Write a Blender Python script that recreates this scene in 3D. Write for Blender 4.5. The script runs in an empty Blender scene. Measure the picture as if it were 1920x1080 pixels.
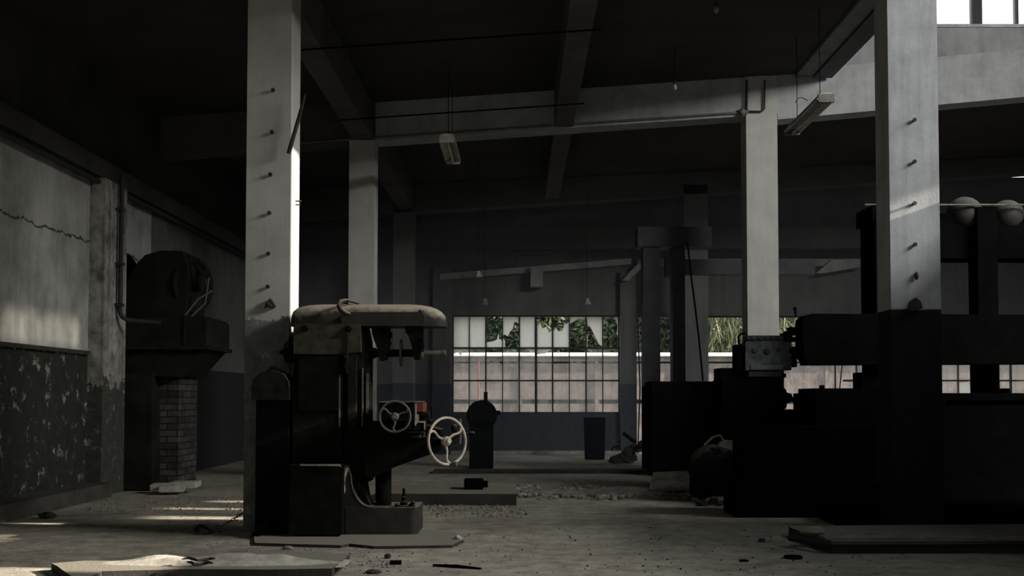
import bpy, bmesh, math, random
from mathutils import Vector, Matrix, noise
R = math.radians
random.seed(7)
S = bpy.context.scene
C = S.collection

# ---------------------------------------------------------------- camera
F = 2160.0; CX = 975.0; HZ = 745.0; TILT = 0.04; HC = 1.05
TH = math.atan(TILT); CY = HZ - F*TILT
cd = bpy.data.cameras.new('camera'); cam = bpy.data.objects.new('camera', cd); C.objects.link(cam)
cam.location = (0, 0, HC); cam.rotation_euler = (math.pi/2 + TH, 0, 0)
cd.sensor_width = 36; cd.lens = F/1920*36
cd.shift_x = (960-CX)/1920; cd.shift_y = (CY-540)/1920
cd.clip_start = .05; cd.clip_end = 300
S.camera = cam
S.view_settings.view_transform = 'Standard'; S.view_settings.look = 'None'
S.view_settings.gamma = 1; S.view_settings.use_curve_mapping = False
S.view_settings.exposure = 0.28

# ---------------------------------------------------------------- sky, sun, daylight through the windows outside the frame, plus an added rear fill
w = bpy.data.worlds.new('sky'); S.world = w; w.use_nodes = True
bg = w.node_tree.nodes['Background']; bg.inputs[0].default_value = (.93, .97, 1, 1); bg.inputs[1].default_value = 1.5
SUN_EL = R(20); SUN_S = .10
sd = bpy.data.lights.new('sun', 'SUN'); sd.energy = 13; sd.color = (1, .88, .74); sd.angle = R(.6)
so = bpy.data.objects.new('sun', sd); C.objects.link(so)
ray = Vector((-1, SUN_S, -math.tan(SUN_EL))).normalized()
so.rotation_euler = ray.to_track_quat('-Z', 'Y').to_euler(); so.location = (30, 0, 14)

def daylight(name, loc, rot, sx, sy, power, col):
    l = bpy.data.lights.new(name, 'AREA'); l.shape = 'RECTANGLE'; l.size = sx; l.size_y = sy; l.energy = power; l.color = col
    o = bpy.data.objects.new(name, l); C.objects.link(o); o.location = loc; o.rotation_euler = rot
    return o
RIGHTP, REARP, HIGHP = 900, 30, 120
daylight('daylight_right_windows', (9.6, 5.6, 6.65), (0, R(76), 0), 1.5, 6.0, RIGHTP, (1, .97, .93))
daylight('rear_fill', (-.5, -3.4, 2.9), (R(90), 0, 0), 6, 2.6, REARP, (1, .97, .9))  # added fill from behind the camera, the rear wall has no windows
daylight('daylight_roof_light', (7.6, 6.0, 7.45), (0, 0, 0), 3.0, 5, HIGHP, (.84, .93, 1))

# ---------------------------------------------------------------- pixel helpers used to size things at their own depth
def W(px, py, D):
    a = (px-CX)/F; b = (CY-py)/F
    d = Vector((a, math.cos(TH)-b*math.sin(TH), math.sin(TH)+b*math.cos(TH)))
    t = D/d.y
    return Vector((d.x*t, D, HC+d.z*t))
def G(px, py, z=0.0):
    a = (px-CX)/F; b = (CY-py)/F
    d = Vector((a, math.cos(TH)-b*math.sin(TH), math.sin(TH)+b*math.cos(TH)))
    t = (z-HC)/d.z
    return Vector((d.x*t, d.y*t, z))

# ---------------------------------------------------------------- mesh builder
class MB:
    def __init__(s): s.bm = bmesh.new()
    def _bev(s, geo_verts, w, seg=2):
        if w <= 0: return
        es = {e for v in geo_verts for e in v.link_edges if len(e.link_faces) == 2 and e.calc_face_angle(0) > R(25)}
        bmesh.ops.bevel(s.bm, geom=list(es), offset=w, segments=seg, affect='EDGES', profile=.5)
    def box(s, x0, x1, y0, y1, z0, z1, bev=0, mat=None):
        vs = [s.bm.verts.new((x, y, z)) for x in (x0, x1) for y in (y0, y1) for z in (z0, z1)]
        for f in ((0,1,3,2),(4,6,7,5),(0,4,5,1),(2,3,7,6),(0,2,6,4),(1,5,7,3)): s.bm.faces.new([vs[i] for i in f])
        if mat is not None: bmesh.ops.transform(s.bm, matrix=mat, verts=vs)
        s._bev(vs, bev); return s
    def pbox(s, x0, y0, x1, y1, D, dep, bev=0):
        a = W(x0, y1, D); b = W(x1, y0, D)
        return s.box(min(a.x,b.x), max(a.x,b.x), D, D+dep, min(a.z,b.z), max(a.z,b.z), bev)
    def fbox(s, x0, y0, x1, D, dep, bev=0, z=0):      # box standing on the floor, its top at pixel row y0
        a = W(x0, y0, D); b = W(x1, y0, D)
        return s.box(min(a.x,b.x), max(a.x,b.x), D, D+dep, z, a.z, bev)
    def prism(s, pts, axis, a0, a1, bev=0, seg=2):     # pts 2d; axis 'y': (x,z) ; 'x': (y,z) ; 'z': (x,y)
        def mk(p, a):
            return {'y': (p[0], a, p[1]), 'x': (a, p[0], p[1]), 'z': (p[0], p[1], a)}[axis]
        A = [s.bm.verts.new(mk(p, a0)) for p in pts]; B = [s.bm.verts.new(mk(p, a1)) for p in pts]
        n = len(pts)
        s.bm.faces.new(A); s.bm.faces.new(B[::-1])
        for i in range(n): s.bm.faces.new((A[i], B[i], B[(i+1)%n], A[(i+1)%n]))
        if bev: s._bev(A+B, bev, seg)
        return s
    def pprism(s, pts, D, dep, bev=0, seg=2):
        q = [W(x, y, D) for x, y in pts]
        return s.prism([(p.x, p.z) for p in q], 'y', D, D+dep, bev, seg)
    def frame(s, ax):
        ax = Vector(ax).normalized(); up = Vector((0,0,1)) if abs(ax.z) < .95 else Vector((1,0,0))
        u = ax.cross(up).normalized(); v = ax.cross(u).normalized(); return ax, u, v
    def lathe(s, p0, ax, prof, seg=24):                # prof: (distance along axis, radius)
        ax, u, v = s.frame(ax); p0 = Vector(p0); rings = []
        for t, r in prof:
            rings.append([s.bm.verts.new(p0+ax*t+(u*math.cos(k*2*math.pi/seg)+v*math.sin(k*2*math.pi/seg))*max(r,1e-4)) for k in range(seg)])
        for a, b in zip(rings, rings[1:]):
            for k in range(seg): s.bm.faces.new((a[k], a[(k+1)%seg], b[(k+1)%seg], b[k]))
        s.bm.faces.new(rings[0][::-1]); s.bm.faces.new(rings[-1]); return s
    def cyl(s, p0, p1, r, r2=None, seg=16, bev=0):
        p0 = Vector(p0); p1 = Vector(p1); L = (p1-p0).length; r2 = r if r2 is None else r2
        pr = [(0, r), (L, r2)] if not bev else [(0, r-bev), (bev, r), (L-bev, r2), (L, r2-bev)]
        return s.lathe(p0, p1-p0, pr, seg)
    def tube(s, pts, r, seg=10, closed=False):
        pts = [Vector(p) for p in pts]; n = len(pts); rings = []; pu = None
        for i, p in enumerate(pts):
            a = pts[(i-1)%n] if (closed or i > 0) else p; b = pts[(i+1)%n] if (closed or i < n-1) else p
            t = (b-a).normalized()
            if pu is None: _, u, _v = s.frame(t)
            else: u = (pu - t*pu.dot(t)).normalized()
            pu = u; v = t.cross(u); rr = r[i] if isinstance(r, (list, tuple)) else r
            rings.append([s.bm.verts.new(p+(u*math.cos(k*2*math.pi/seg)+v*math.sin(k*2*math.pi/seg))*rr) for k in range(seg)])
        m = n if closed else n-1
        for i in range(m):
            a, b = rings[i], rings[(i+1)%n]
            for k in range(seg): s.bm.faces.new((a[k], a[(k+1)%seg], b[(k+1)%seg], b[k]))
        if not closed: s.bm.faces.new(rings[0][::-1]); s.bm.faces.new(rings[-1])
        return s
    def torus(s, c, ax, Rm, r, n=48, seg=10):
        ax, u, v = s.frame(ax); c = Vector(c)
        return s.tube([c+(u*math.cos(k*2*math.pi/n)+v*math.sin(k*2*math.pi/n))*Rm for k in range(n)], r, seg, True)
    def ball(s, c, r, sc=(1,1,1), sub=2):
        m = Matrix.Translation(c) @ Matrix.Diagonal((*[r*k for k in sc], 1))
        bmesh.ops.create_icosphere(s.bm, subdivisions=sub, radius=1, matrix=m); return s
    def rock(s, c, r, sc=(1,1,.6), seed=0, sub=2):
        g = bmesh.ops.create_icosphere(s.bm, subdivisions=sub, radius=1)
        for v in g['verts']:
            k = 1+.45*noise.noise(v.co*1.3+Vector((seed*3.1, seed*1.7, 0)))
            v.co = Vector((v.co.x*k*r*sc[0], v.co.y*k*r*sc[1], v.co.z*k*r*sc[2]))+Vector(c)
        return s
    def jitter(s, a, sc=6):
        for v in s.bm.verts: v.co += noise.noise_vector(v.co*sc)*a
        return s
    def build(s, name, mat, parent=None, smooth=True, label=None, origin=None):
        bmesh.ops.remove_doubles(s.bm, verts=s.bm.verts, dist=1e-5)
        bmesh.ops.recalc_face_normals(s.bm, faces=s.bm.faces)
        if origin is None and s.bm.verts:
            xs = [v.co.x for v in s.bm.verts]; ys = [v.co.y for v in s.bm.verts]; zs = [v.co.z for v in s.bm.verts]
            origin = Vector(((min(xs)+max(xs))/2, (min(ys)+max(ys))/2, min(zs)))
        if origin is None: origin = Vector((0,0,0))
        me = bpy.data.meshes.new(name)
        bmesh.ops.translate(s.bm, verts=s.bm.verts, vec=-Vector(origin))
        if smooth:
            for f in s.bm.faces: f.smooth = True
            for e in s.bm.edges:
                if len(e.link_faces) != 2 or e.calc_face_angle(0) > R(35): e.smooth = False
        s.bm.to_mesh(me); s.bm.free(); me.materials.append(mat)
        o = bpy.data.objects.new(name, me); C.objects.link(o)
        o.location = origin
        if parent is not None:
            o.parent = parent
            o.matrix_parent_inverse = Matrix.Identity(4)
            o.location = Vector(origin) - world_loc(parent)
        if label: o['label'] = label
        return o
def world_loc(o):
    v = Vector(o.location); p = o.parent
    while p is not None: v += Vector(p.location); p = p.parent
    return v
def tag(o, label=None, cat=None, group=None, kind=None):
    if label: o['label'] = label
    if cat: o['category'] = cat
    if group: o['group'] = group
    if kind: o['kind'] = kind
    return o
def thing(name, loc, label, cat, group=None):
    o = bpy.data.objects.new(name, None); o.empty_display_size = .1; C.objects.link(o); o.location = loc
    return tag(o, label, cat, group)
def struct(name, mb, mat, smooth=False):
    return tag(mb.build(name, mat, smooth=smooth), kind='structure')
def copy_thing(src, loc, label, group=None):
    r = src.copy(); C.objects.link(r); r.location = loc; r['label'] = label
    if group: r['group'] = group
    for ch in list(src.children):
        c = ch.copy(); C.objects.link(c); c.parent = r
        for g in ch.children:
            d = g.copy(); C.objects.link(d); d.parent = c
    return r

# ---------------------------------------------------------------- materials
def mat_base(name):
    m = bpy.data.materials.new(name); m.use_nodes = True
    return m, m.node_tree.nodes, m.node_tree.links, m.node_tree.nodes['Principled BSDF']
def nz(N, L, vec, scale, detail=5, rough=.6, dist=0):
    n = N.new('ShaderNodeTexNoise'); n.inputs['Scale'].default_value = scale; n.inputs['Detail'].default_value = detail
    n.inputs['Roughness'].default_value = rough; n.inputs['Distortion'].default_value = dist
    L.new(vec, n.inputs['Vector']); return n.outputs['Fac']
def ramp(N, L, fac, stops):
    r = N.new('ShaderNodeValToRGB'); L.new(fac, r.inputs[0])
    e = r.color_ramp.elements
    while len(e) < len(stops): e.new(.5)
    for k, (p, c) in enumerate(stops):
        e[k].position = p; e[k].color = (*c, 1) if isinstance(c, tuple) else (c, c, c, 1)
    return r.outputs[0]
def mixc(N, L, fac, a, b, mode='MIX'):
    m = N.new('ShaderNodeMix'); m.data_type = 'RGBA'; m.blend_type = mode
    for i, x in ((0, fac), (6, a), (7, b)):
        if isinstance(x, (int, float)): m.inputs[i].default_value = x
        elif isinstance(x, tuple): m.inputs[i].default_value = (*x, 1)
        else: L.new(x, m.inputs[i])
    return m.outputs[2]
def mth(N, L, op, a, b=0.0, clamp=False):
    m = N.new('ShaderNodeMath'); m.operation = op; m.use_clamp = clamp
    for i, x in enumerate((a, b)):
        if isinstance(x, (int, float)): m.inputs[i].default_value = x
        else: L.new(x, m.inputs[i])
    return m.outputs[0]
def pos(N): return N.new('ShaderNodeNewGeometry').outputs['Position']
def bump(N, L, B, h, strength=.3, dist=.01):
    b = N.new('ShaderNodeBump'); b.inputs['Strength'].default_value = strength; b.inputs['Distance'].default_value = dist
    L.new(h, b.inputs['Height']); L.new(b.outputs[0], B.inputs['Normal'])
def stretch(N, L, v, sc):
    m = N.new('ShaderNodeMapping'); m.inputs['Scale'].default_value = sc; L.new(v, m.inputs[0]); return m.outputs[0]

def mottled(name, c1, c2, scale=3, rough=.9, bs=.3, bd=.01, streak=0, fine=40, dado=None, dadoc=(.02,.023,.024), dust=None, metal=0, dadon=.25, crack=None):
    """plaster, concrete, paint: two tones of noise, optional run-down streaks, a painted dado up to a height, dust lying on top"""
    m, N, L, B = mat_base(name); p = pos(N)
    n = nz(N, L, p, scale, 6, .65)
    col = ramp(N, L, n, [(.32, c2), (.62, c1)])
    if streak:
        s = nz(N, L, stretch(N, L, p, (9, 9, .7)), 1.0, 5, .65)
        col = mixc(N, L, mth(N, L, 'MULTIPLY', ramp(N, L, s, [(.46, 0.), (.66, 1.)]), streak), col, tuple(x*.3 for x in c2))
    if dado is not None:
        sx = N.new('ShaderNodeSeparateXYZ'); L.new(p, sx.inputs[0])
        e = nz(N, L, p, 5, 6, .7)
        h = mth(N, L, 'ADD', sx.outputs[2], mth(N, L, 'MULTIPLY', mth(N, L, 'SUBTRACT', e, .5), dadon))
        f = ramp(N, L, mth(N, L, 'SUBTRACT', dado+.5, h), [(.495, 0.), (.505, 1.)])
        fl = ramp(N, L, nz(N, L, p, 7, 7, .75), [(.57, 1.), (.64, .15)])
        f = mth(N, L, 'MULTIPLY', f, fl) if dadon > .1 else f
        dc = ramp(N, L, nz(N, L, p, 9, 5), [(.35, dadoc), (.75, tuple(x*1.9 for x in dadoc))])
        col = mixc(N, L, f, col, dc)
    if crack:
        sc_ = N.new('ShaderNodeSeparateXYZ'); L.new(p, sc_.inputs[0])
        wv = mth(N, L, 'MULTIPLY', mth(N, L, 'SUBTRACT', nz(N, L, p, 3.5, 7, .7), .5), .22)
        dz_ = mth(N, L, 'ABSOLUTE', mth(N, L, 'SUBTRACT', mth(N, L, 'ADD', sc_.outputs[2], wv), crack))
        th_ = mth(N, L, 'MULTIPLY', nz(N, L, p, 9, 4), .035)
        col = mixc(N, L, mth(N, L, 'LESS_THAN', dz_, mth(N, L, 'SUBTRACT', th_, .006)), col, tuple(x*.25 for x in c2))
    if dust:
        g = N.new('ShaderNodeNewGeometry'); s2 = N.new('ShaderNodeSeparateXYZ'); L.new(g.outputs['Normal'], s2.inputs[0])
        a = ramp(N, L, mth(N, L, 'ADD', s2.outputs[2], mth(N, L, 'MULTIPLY', mth(N, L, 'SUBTRACT', nz(N, L, p, 14, 5), .5), .9)), [(.25, 0.), (.8, 1.)])
        col = mixc(N, L, a, col, dust)
        r = mixc(N, L, a, rough, 1.0) if False else None
    L.new(col, B.inputs['Base Color']); B.inputs['Roughness'].default_value = rough; B.inputs['Metallic'].default_value = metal
    B.inputs['Specular IOR Level'].default_value = (0 if sum(c1) < .02 else .015) if sum(c1) < .08 else .3
    bump(N, L, B, nz(N, L, p, fine, 6, .7), bs, bd)
    return m
M = {}
M['column'] = mottled('whitewashed_column', (.50,.50,.47), (.40,.40,.38), 2.2, .9, .35, .006, streak=.15, dado=1.68, dadoc=(.11,.115,.11), dadon=.5)
M['column_cool'] = mottled('grey_column', (.44,.46,.47), (.31,.33,.34), 2.8, .9, .3, .005, streak=.25, dado=1.74, dadoc=(.006,.006,.006), dadon=.03)
M['beam'] = mottled('concrete_beam', (.42,.44,.44), (.29,.30,.30), 2.6, .9, .5, .01, streak=.15)
M['upper_wall'] = mottled('stained_upper_wall', (.33,.345,.35), (.20,.21,.215), 1.6, .9, .5, .012, streak=.2)
M['soffit_beam'] = mottled('dark_and_shaded_beam', (.11,.105,.095), (.07,.068,.063), 1.8, .95)  # dark beams, and the painted shade on the left beam part
M['shade_wall'] = mottled('shade_toned_upper_wall', (.06,.058,.052), (.03,.03,.028), 1.5, 1)  # dark tone painting the shade on the upper left wall
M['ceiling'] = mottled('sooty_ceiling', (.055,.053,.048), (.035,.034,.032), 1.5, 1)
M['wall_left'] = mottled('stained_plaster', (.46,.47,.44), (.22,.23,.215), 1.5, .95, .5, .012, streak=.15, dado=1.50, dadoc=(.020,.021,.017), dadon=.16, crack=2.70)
M['wall_left_back'] = mottled('shade_toned_plaster', (.16,.165,.16), (.09,.095,.09), 1.1, .95, .5, .012, streak=.3, dado=1.45, dadoc=(.018,.020,.019), dadon=.02)  # darker version of the left plaster, stands in for shade
M['wall_pil'] = mottled('peeling_pilaster', (.42,.41,.37), (.10,.10,.09), 5.5, .95, .6, .012, streak=.5, dado=1.2, dadoc=(.04,.042,.036), dadon=.9)
M['wall_far'] = mottled('far_plaster', (.20,.205,.21), (.14,.145,.15), 1.2, .95, .3, .01, streak=.25, dado=1.30, dadoc=(.045,.055,.068), dadon=.02)
M['wall_dark'] = mottled('dark_plaster', (.12,.12,.11), (.08,.08,.08), 1.2, .95)  # plain dark plaster tone
M['trim_light'] = mottled('limewash_and_lit_strip', (.55,.57,.56), (.35,.36,.36), 4, .9, streak=.3)  # limewash, also paints the lit top of the far wall
M['steel_dark'] = mottled('dark_steel', (.035,.038,.042), (.018,.020,.022), 6, .6, .2, .003)
M['steel_grey'] = mottled('grey_steel', (.16,.17,.18), (.08,.085,.09), 6, .6, .2, .003)
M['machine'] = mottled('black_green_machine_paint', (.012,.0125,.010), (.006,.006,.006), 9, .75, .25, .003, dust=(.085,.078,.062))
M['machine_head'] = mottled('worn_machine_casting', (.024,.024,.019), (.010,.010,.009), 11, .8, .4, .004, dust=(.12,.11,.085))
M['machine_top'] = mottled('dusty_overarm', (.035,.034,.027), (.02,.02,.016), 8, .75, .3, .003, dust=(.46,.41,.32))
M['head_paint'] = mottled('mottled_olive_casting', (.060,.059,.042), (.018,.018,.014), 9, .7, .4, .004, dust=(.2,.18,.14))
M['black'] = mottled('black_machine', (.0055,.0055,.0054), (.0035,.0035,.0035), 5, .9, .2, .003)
M['black_dust'] = mottled('black_dusty_casing', (.008,.008,.008), (.005,.005,.005), 5, .7, .2, .003, dust=(.13,.12,.09))
M['worn'] = mottled('worn_and_highlit_metal', (.62,.55,.46), (.36,.30,.24), 14, .45, .3, .002)  # worn metal, also used for painted edge highlights
M['worn_dim'] = mottled('rubbed_and_highlit_metal', (.16,.15,.13), (.06,.058,.05), 14, .5, .3, .002)  # rubbed metal, also the painted highlights of the slides
M['base_casting'] = mottled('dusty_base_casting', (.030,.029,.023), (.016,.016,.013), 11, .8, .4, .004, dust=(.22,.20,.155))
M['dusty_slab'] = mottled('dusted_slab', (.055,.052,.045), (.03,.028,.024), 4, .95, .6, .01, dust=(.24,.225,.185))
M['curb'] = mottled('grimy_curb', (.085,.08,.068), (.04,.038,.032), 4, .95, .5, .01)
M['red'] = mottled('faded_red_paint', (.22,.05,.035), (.11,.04,.03), 14, .6, .2, .002)
M['panel'] = mottled('grey_instrument_panel', (.10,.11,.115), (.03,.035,.038), 14, .6, .4, .004)
M['slab'] = mottled('slab_concrete', (.17,.16,.135), (.08,.075,.063), 3, .95, .6, .012)
M['stone'] = mottled('broken_concrete', (.32,.30,.265), (.14,.13,.115), 7, .95, .6, .01)
M['stone_dark'] = mottled('dark_lump', (.05,.048,.042), (.02,.02,.018), 7, .95, .6, .01)
M['rubble_white'] = mottled('plaster_rubble', (.55,.53,.47), (.30,.28,.25), 9, .95, .5, .008)
M['rust'] = mottled('rusty_iron', (.055,.038,.027), (.025,.018,.014), 12, .8, .4, .003)
M['wood'] = mottled('grey_board', (.30,.275,.23), (.16,.145,.12), 6, .9, .5, .004)
M['lamp_metal'] = mottled('enamelled_lamp_housing', (.50,.48,.42), (.22,.20,.17), 10, .5, .2, .002)
M['hood'] = mottled('sooty_sheet_hood', (.022,.022,.019), (.011,.011,.010), 3, .6, .3, .004)
M['dome'] = mottled('pale_topped_dome', (.05,.048,.044), (.03,.03,.028), 6, .6, .3, .003, dust=(.12,.115,.10))  # paler on upward faces
M['cap'] = mottled('bright_fence_cap', (.85,.86,.85), (.70,.71,.70), 3, .8)
M['fence_concrete'] = mottled('pink_grey_precast', (.30,.262,.245), (.155,.137,.128), 3.2, .95, .6, .02, streak=.35, fine=16)
M['yard'] = mottled('yard_ground', (.16,.15,.12), (.09,.085,.07), 1.5, 1)
M['bark'] = mottled('bark', (.08,.07,.055), (.04,.035,.03), 8, 1)

def floor_mat():
    m, N, L, B = mat_base('dusty_concrete_floor'); p = pos(N)
    a = nz(N, L, p, .9, 6, .6); b = nz(N, L, stretch(N, L, p, (1, 1, 1)), 6, 8, .75); c = nz(N, L, p, 45, 4, .7)
    col = ramp(N, L, a, [(.3, (.22,.205,.168)), (.7, (.40,.375,.31))])
    col = mixc(N, L, .55, col, ramp(N, L, b, [(.35, .25), (.65, .95)]), 'OVERLAY')
    col = mixc(N, L, ramp(N, L, c, [(.60, 0.), (.72, .6)]), col, (.05,.046,.038))
    L.new(col, B.inputs['Base Color']); B.inputs['Roughness'].default_value = .92; B.inputs['Specular IOR Level'].default_value = .2
    h = mth(N, L, 'ADD', mth(N, L, 'MULTIPLY', b, 1.), mth(N, L, 'MULTIPLY', c, .35))
    bump(N, L, B, h, .7, .025)
    return m
M['floor'] = floor_mat()
def brick_mat():
    m, N, L, B = mat_base('sooty_brick'); p = pos(N)
    sx = N.new('ShaderNodeSeparateXYZ'); L.new(p, sx.inputs[0]); cb = N.new('ShaderNodeCombineXYZ')
    L.new(mth(N, L, 'ADD', sx.outputs[0], sx.outputs[1]), cb.inputs[0]); L.new(sx.outputs[2], cb.inputs[1])
    t = N.new('ShaderNodeTexBrick'); L.new(cb.outputs[0], t.inputs[0]); t.inputs['Scale'].default_value = 1
    t.inputs['Brick Width'].default_value = .23; t.inputs['Row Height'].default_value = .075; t.inputs['Mortar Size'].default_value = .008
    t.inputs['Color1'].default_value = (.035,.033,.028,1); t.inputs['Color2'].default_value = (.10,.095,.082,1); t.inputs['Mortar'].default_value = (.012,.012,.011,1)
    f = ramp(N, L, nz(N, L, p, 4, 5, .7), [(.42, .35), (.60, 1.)])
    L.new(mixc(N, L, 1., t.outputs[0], f, 'MULTIPLY'), B.inputs['Base Color']); B.inputs['Roughness'].default_value = .95
    bump(N, L, B, mth(N, L, 'SUBTRACT', 1., t.outputs['Fac']), .6, .01); return m
M['brick'] = brick_mat()
def glass_mat(name, dusty, col):
    m = bpy.data.materials.new(name); m.use_nodes = True; N = m.node_tree.nodes; L = m.node_tree.links; N.clear()
    o = N.new('ShaderNodeOutputMaterial'); tr = N.new('ShaderNodeBsdfTransparent'); tl = N.new('ShaderNodeBsdfTranslucent'); df = N.new('ShaderNodeBsdfDiffuse')
    tl.inputs[0].default_value = (*col, 1); df.inputs[0].default_value = (*[c*.6 for c in col], 1)
    a = N.new('ShaderNodeMixShader'); a.inputs[0].default_value = .25; L.new(tl.outputs[0], a.inputs[1]); L.new(df.outputs[0], a.inputs[2])
    p = pos(N); n = nz(N, L, stretch(N, L, p, (3, 3, 1)), 3.5, 6, .7)
    f = ramp(N, L, n, [(.3, max(0, dusty-.18)), (.7, min(1, dusty+.15))])
    b = N.new('ShaderNodeMixShader'); L.new(f, b.inputs[0]); L.new(tr.outputs[0], b.inputs[1]); L.new(a.outputs[0], b.inputs[2])
    L.new(b.outputs[0], o.inputs[0]); return m
M['frosted'] = glass_mat('dust_caked_glass', .86, (.88,.89,.85))
M['glass'] = glass_mat('grimy_glass', .22, (.42,.42,.40))
M['sky_glass'] = glass_mat('bright_roof_glass', .25, (.95,.94,.88))
def leaf_mat(name, c1, c2, tr=.35):
    m, N, L, B = mat_base(name)
    oi = nz(N, L, pos(N), 2.6, 4, .7)
    col = ramp(N, L, oi, [(.35, c1), (.65, c2)])
    L.new(col, B.inputs['Base Color']); B.inputs['Roughness'].default_value = .6
    t = N.new('ShaderNodeBsdfTranslucent'); L.new(col, t.inputs[0]); mx = N.new('ShaderNodeMixShader'); mx.inputs[0].default_value = tr
    L.new(B.outputs[0], mx.inputs[1]); L.new(t.outputs[0], mx.inputs[2]); L.new(mx.outputs[0], N['Material Output'].inputs[0]); return m
M['leaf_dark'] = leaf_mat('dark_leaves', (.030,.050,.026), (.085,.12,.055))
M['leaf_mid'] = leaf_mat('mid_leaves', (.06,.085,.045), (.17,.21,.11))
M['leaf_pale'] = leaf_mat('pale_reeds', (.12,.14,.065), (.34,.36,.20))

# ================================================================ THE SETTING
YF = 21.6; XL = -4.6; XR = 9.8; YB = -3.6
struct('floor', MB().box(XL-.3, XR+.3, YB-.3, YF+.3, -.15, 0), M['floor'])
struct('ground', MB().box(-30, 40, YF+.3, 60, -.25, -.1), M['yard'])

def wall(name, mat, axis, fixed, thick, u0, u1, z0, z1, holes=()):
    """wall in plane axis=fixed from u0 to u1 with rectangular openings (a, b, za, zb)"""
    us = sorted({u0, u1, *[h[0] for h in holes], *[h[1] for h in holes]}); zs = sorted({z0, z1, *[h[2] for h in holes], *[h[3] for h in holes]})
    b = MB()
    for ua, ub in zip(us, us[1:]):
        run = None
        cells = []
        for za, zb in zip(zs, zs[1:]):
            mu, mz = (ua+ub)/2, (za+zb)/2
            solid = not any(h[0] < mu < h[1] and h[2] < mz < h[3] for h in holes)
            if solid: run = (run[0], zb) if run else (za, zb)
            if (not solid or zb == zs[-1]) and run: cells.append(run); run = None
        for za, zb in cells:
            if axis == 'y': b.box(ua, ub, fixed, fixed+thick, za, zb)
            else: b.box(fixed, fixed+thick, ua, ub, za, zb)
    return struct(name, b, mat)

pz = lambda x, y: W(x, y, YF)
wx = lambda x: W(x, 700, YF).x
wz = lambda y: W(960, y, YF).z
W1 = (wx(848), wx(1162), wz(775), wz(591))
D1 = (wx(1191), wx(1264), .0, wz(591))
W2 = (wx(1325), wx(1653), wz(775), wz(591))
W3 = (wx(1700), wx(2030), wz(775), wz(591))
wall('wall_far', M['wall_far'], 'y', YF, .28, XL-.3, XR+.3, 0, 5.2, [W1, D1, W2, W3])
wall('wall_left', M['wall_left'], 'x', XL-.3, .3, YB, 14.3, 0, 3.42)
wall('wall_left_back', M['wall_left_back'], 'x', XL-.3, .3, 14.3, YF, 0, 3.42)  # same wall, coloured darker to imitate the shade farther back
struct('wall_left_upper', MB().box(XL-.3, XL, YB, YF, 3.42, 5.0), M['shade_wall'])
# slots in the unseen right wall, placed to throw the sun streaks
def slot(y0, y1, z0, z1): return (y0, y1, z0, z1)
off = lambda X: SUN_S*(XR-X)          # how far the sun has moved along the wall when it reaches X
RW = [slot(9.46-off(-3.5), 9.92-off(-3.5), 4.80, 5.10), slot(9.92-off(-3.5), 10.0-off(-3.5), 4.10, 5.18), slot(10.0-off(-3.5), 10.28-off(-3.5), 4.10, 4.75), slot(10.9-off(-3.5), 11.02-off(-3.5), 4.3, 4.8),
      slot(6.65-off(-2.5), 7.42-off(-2.5), 3.95, 5.15), slot(8.05-off(-.5), 8.75-off(-.5), 3.95, 5.0),
      slot(9.06-off(-1.8), 9.34-off(-1.8), 5.6, 7.35), slot(10.2-off(-4.6), 12.0-off(-4.6), 6.80, 7.12), slot(7.90-off(-2.5), 8.0-off(-2.5), 4.22, 4.75), slot(11.6-off(-3), 11.75-off(-3), 4.4, 4.7)]
wall('wall_right', M['wall_dark'], 'x', XR, .06, YB, YF, 0, 8.0, RW)
MB().box(XR+.02, XR+.024, 10.2-off(-4.6)-.02, 12.0-off(-4.6)+.02, 6.78, 7.14).build('slot_dimmer', glass_mat('slot_dimmer_glass', .72, (.5,.5,.45)), bpy.data.objects['wall_right'], smooth=False)  # added pane that softens the sun patch on the left wall
wall('wall_rear', M['wall_dark'], 'y', YB-.3, .3, XL-.3, XR+.3, 0, 8.0)
# ceilings: a low slab rising gently to the right over the left bays, a high roof with a clerestory over the right bay in front
def slope_slab(name, mat, x0, x1, y0, y1, za, zb, t):
    return struct(name, MB().prism([(x0, za), (x1, zb), (x1, zb+t), (x0, za+t)], 'y', y0, y1), mat)
RS = .069
ZB = lambda X: 4.49 + RS*(X-.56)       # underside of the frames
ZC = lambda X: ZB(X) + .50             # ceiling
XE = 3.62
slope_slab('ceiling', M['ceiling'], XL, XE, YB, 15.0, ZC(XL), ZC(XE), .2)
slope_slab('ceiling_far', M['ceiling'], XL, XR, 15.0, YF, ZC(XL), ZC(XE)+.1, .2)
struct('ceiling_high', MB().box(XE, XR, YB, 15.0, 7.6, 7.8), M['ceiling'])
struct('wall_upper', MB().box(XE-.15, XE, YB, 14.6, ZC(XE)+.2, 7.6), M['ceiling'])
# edge beam of the slab and the steel gutter below it
struct('trim_1', MB().box(XE-.1, XE+.12, YB, 14.6, ZB(XE)+.45, ZC(XE)+.35), M['steel_grey'])
struct('trim_2', MB().box(XE+.12, XE+.36, YB, 14.55, ZC(XE)-.08, ZC(XE)+.08), M['steel_dark'])

Y1, Y2, Y3 = 9.0, 14.6, 20.0
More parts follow.
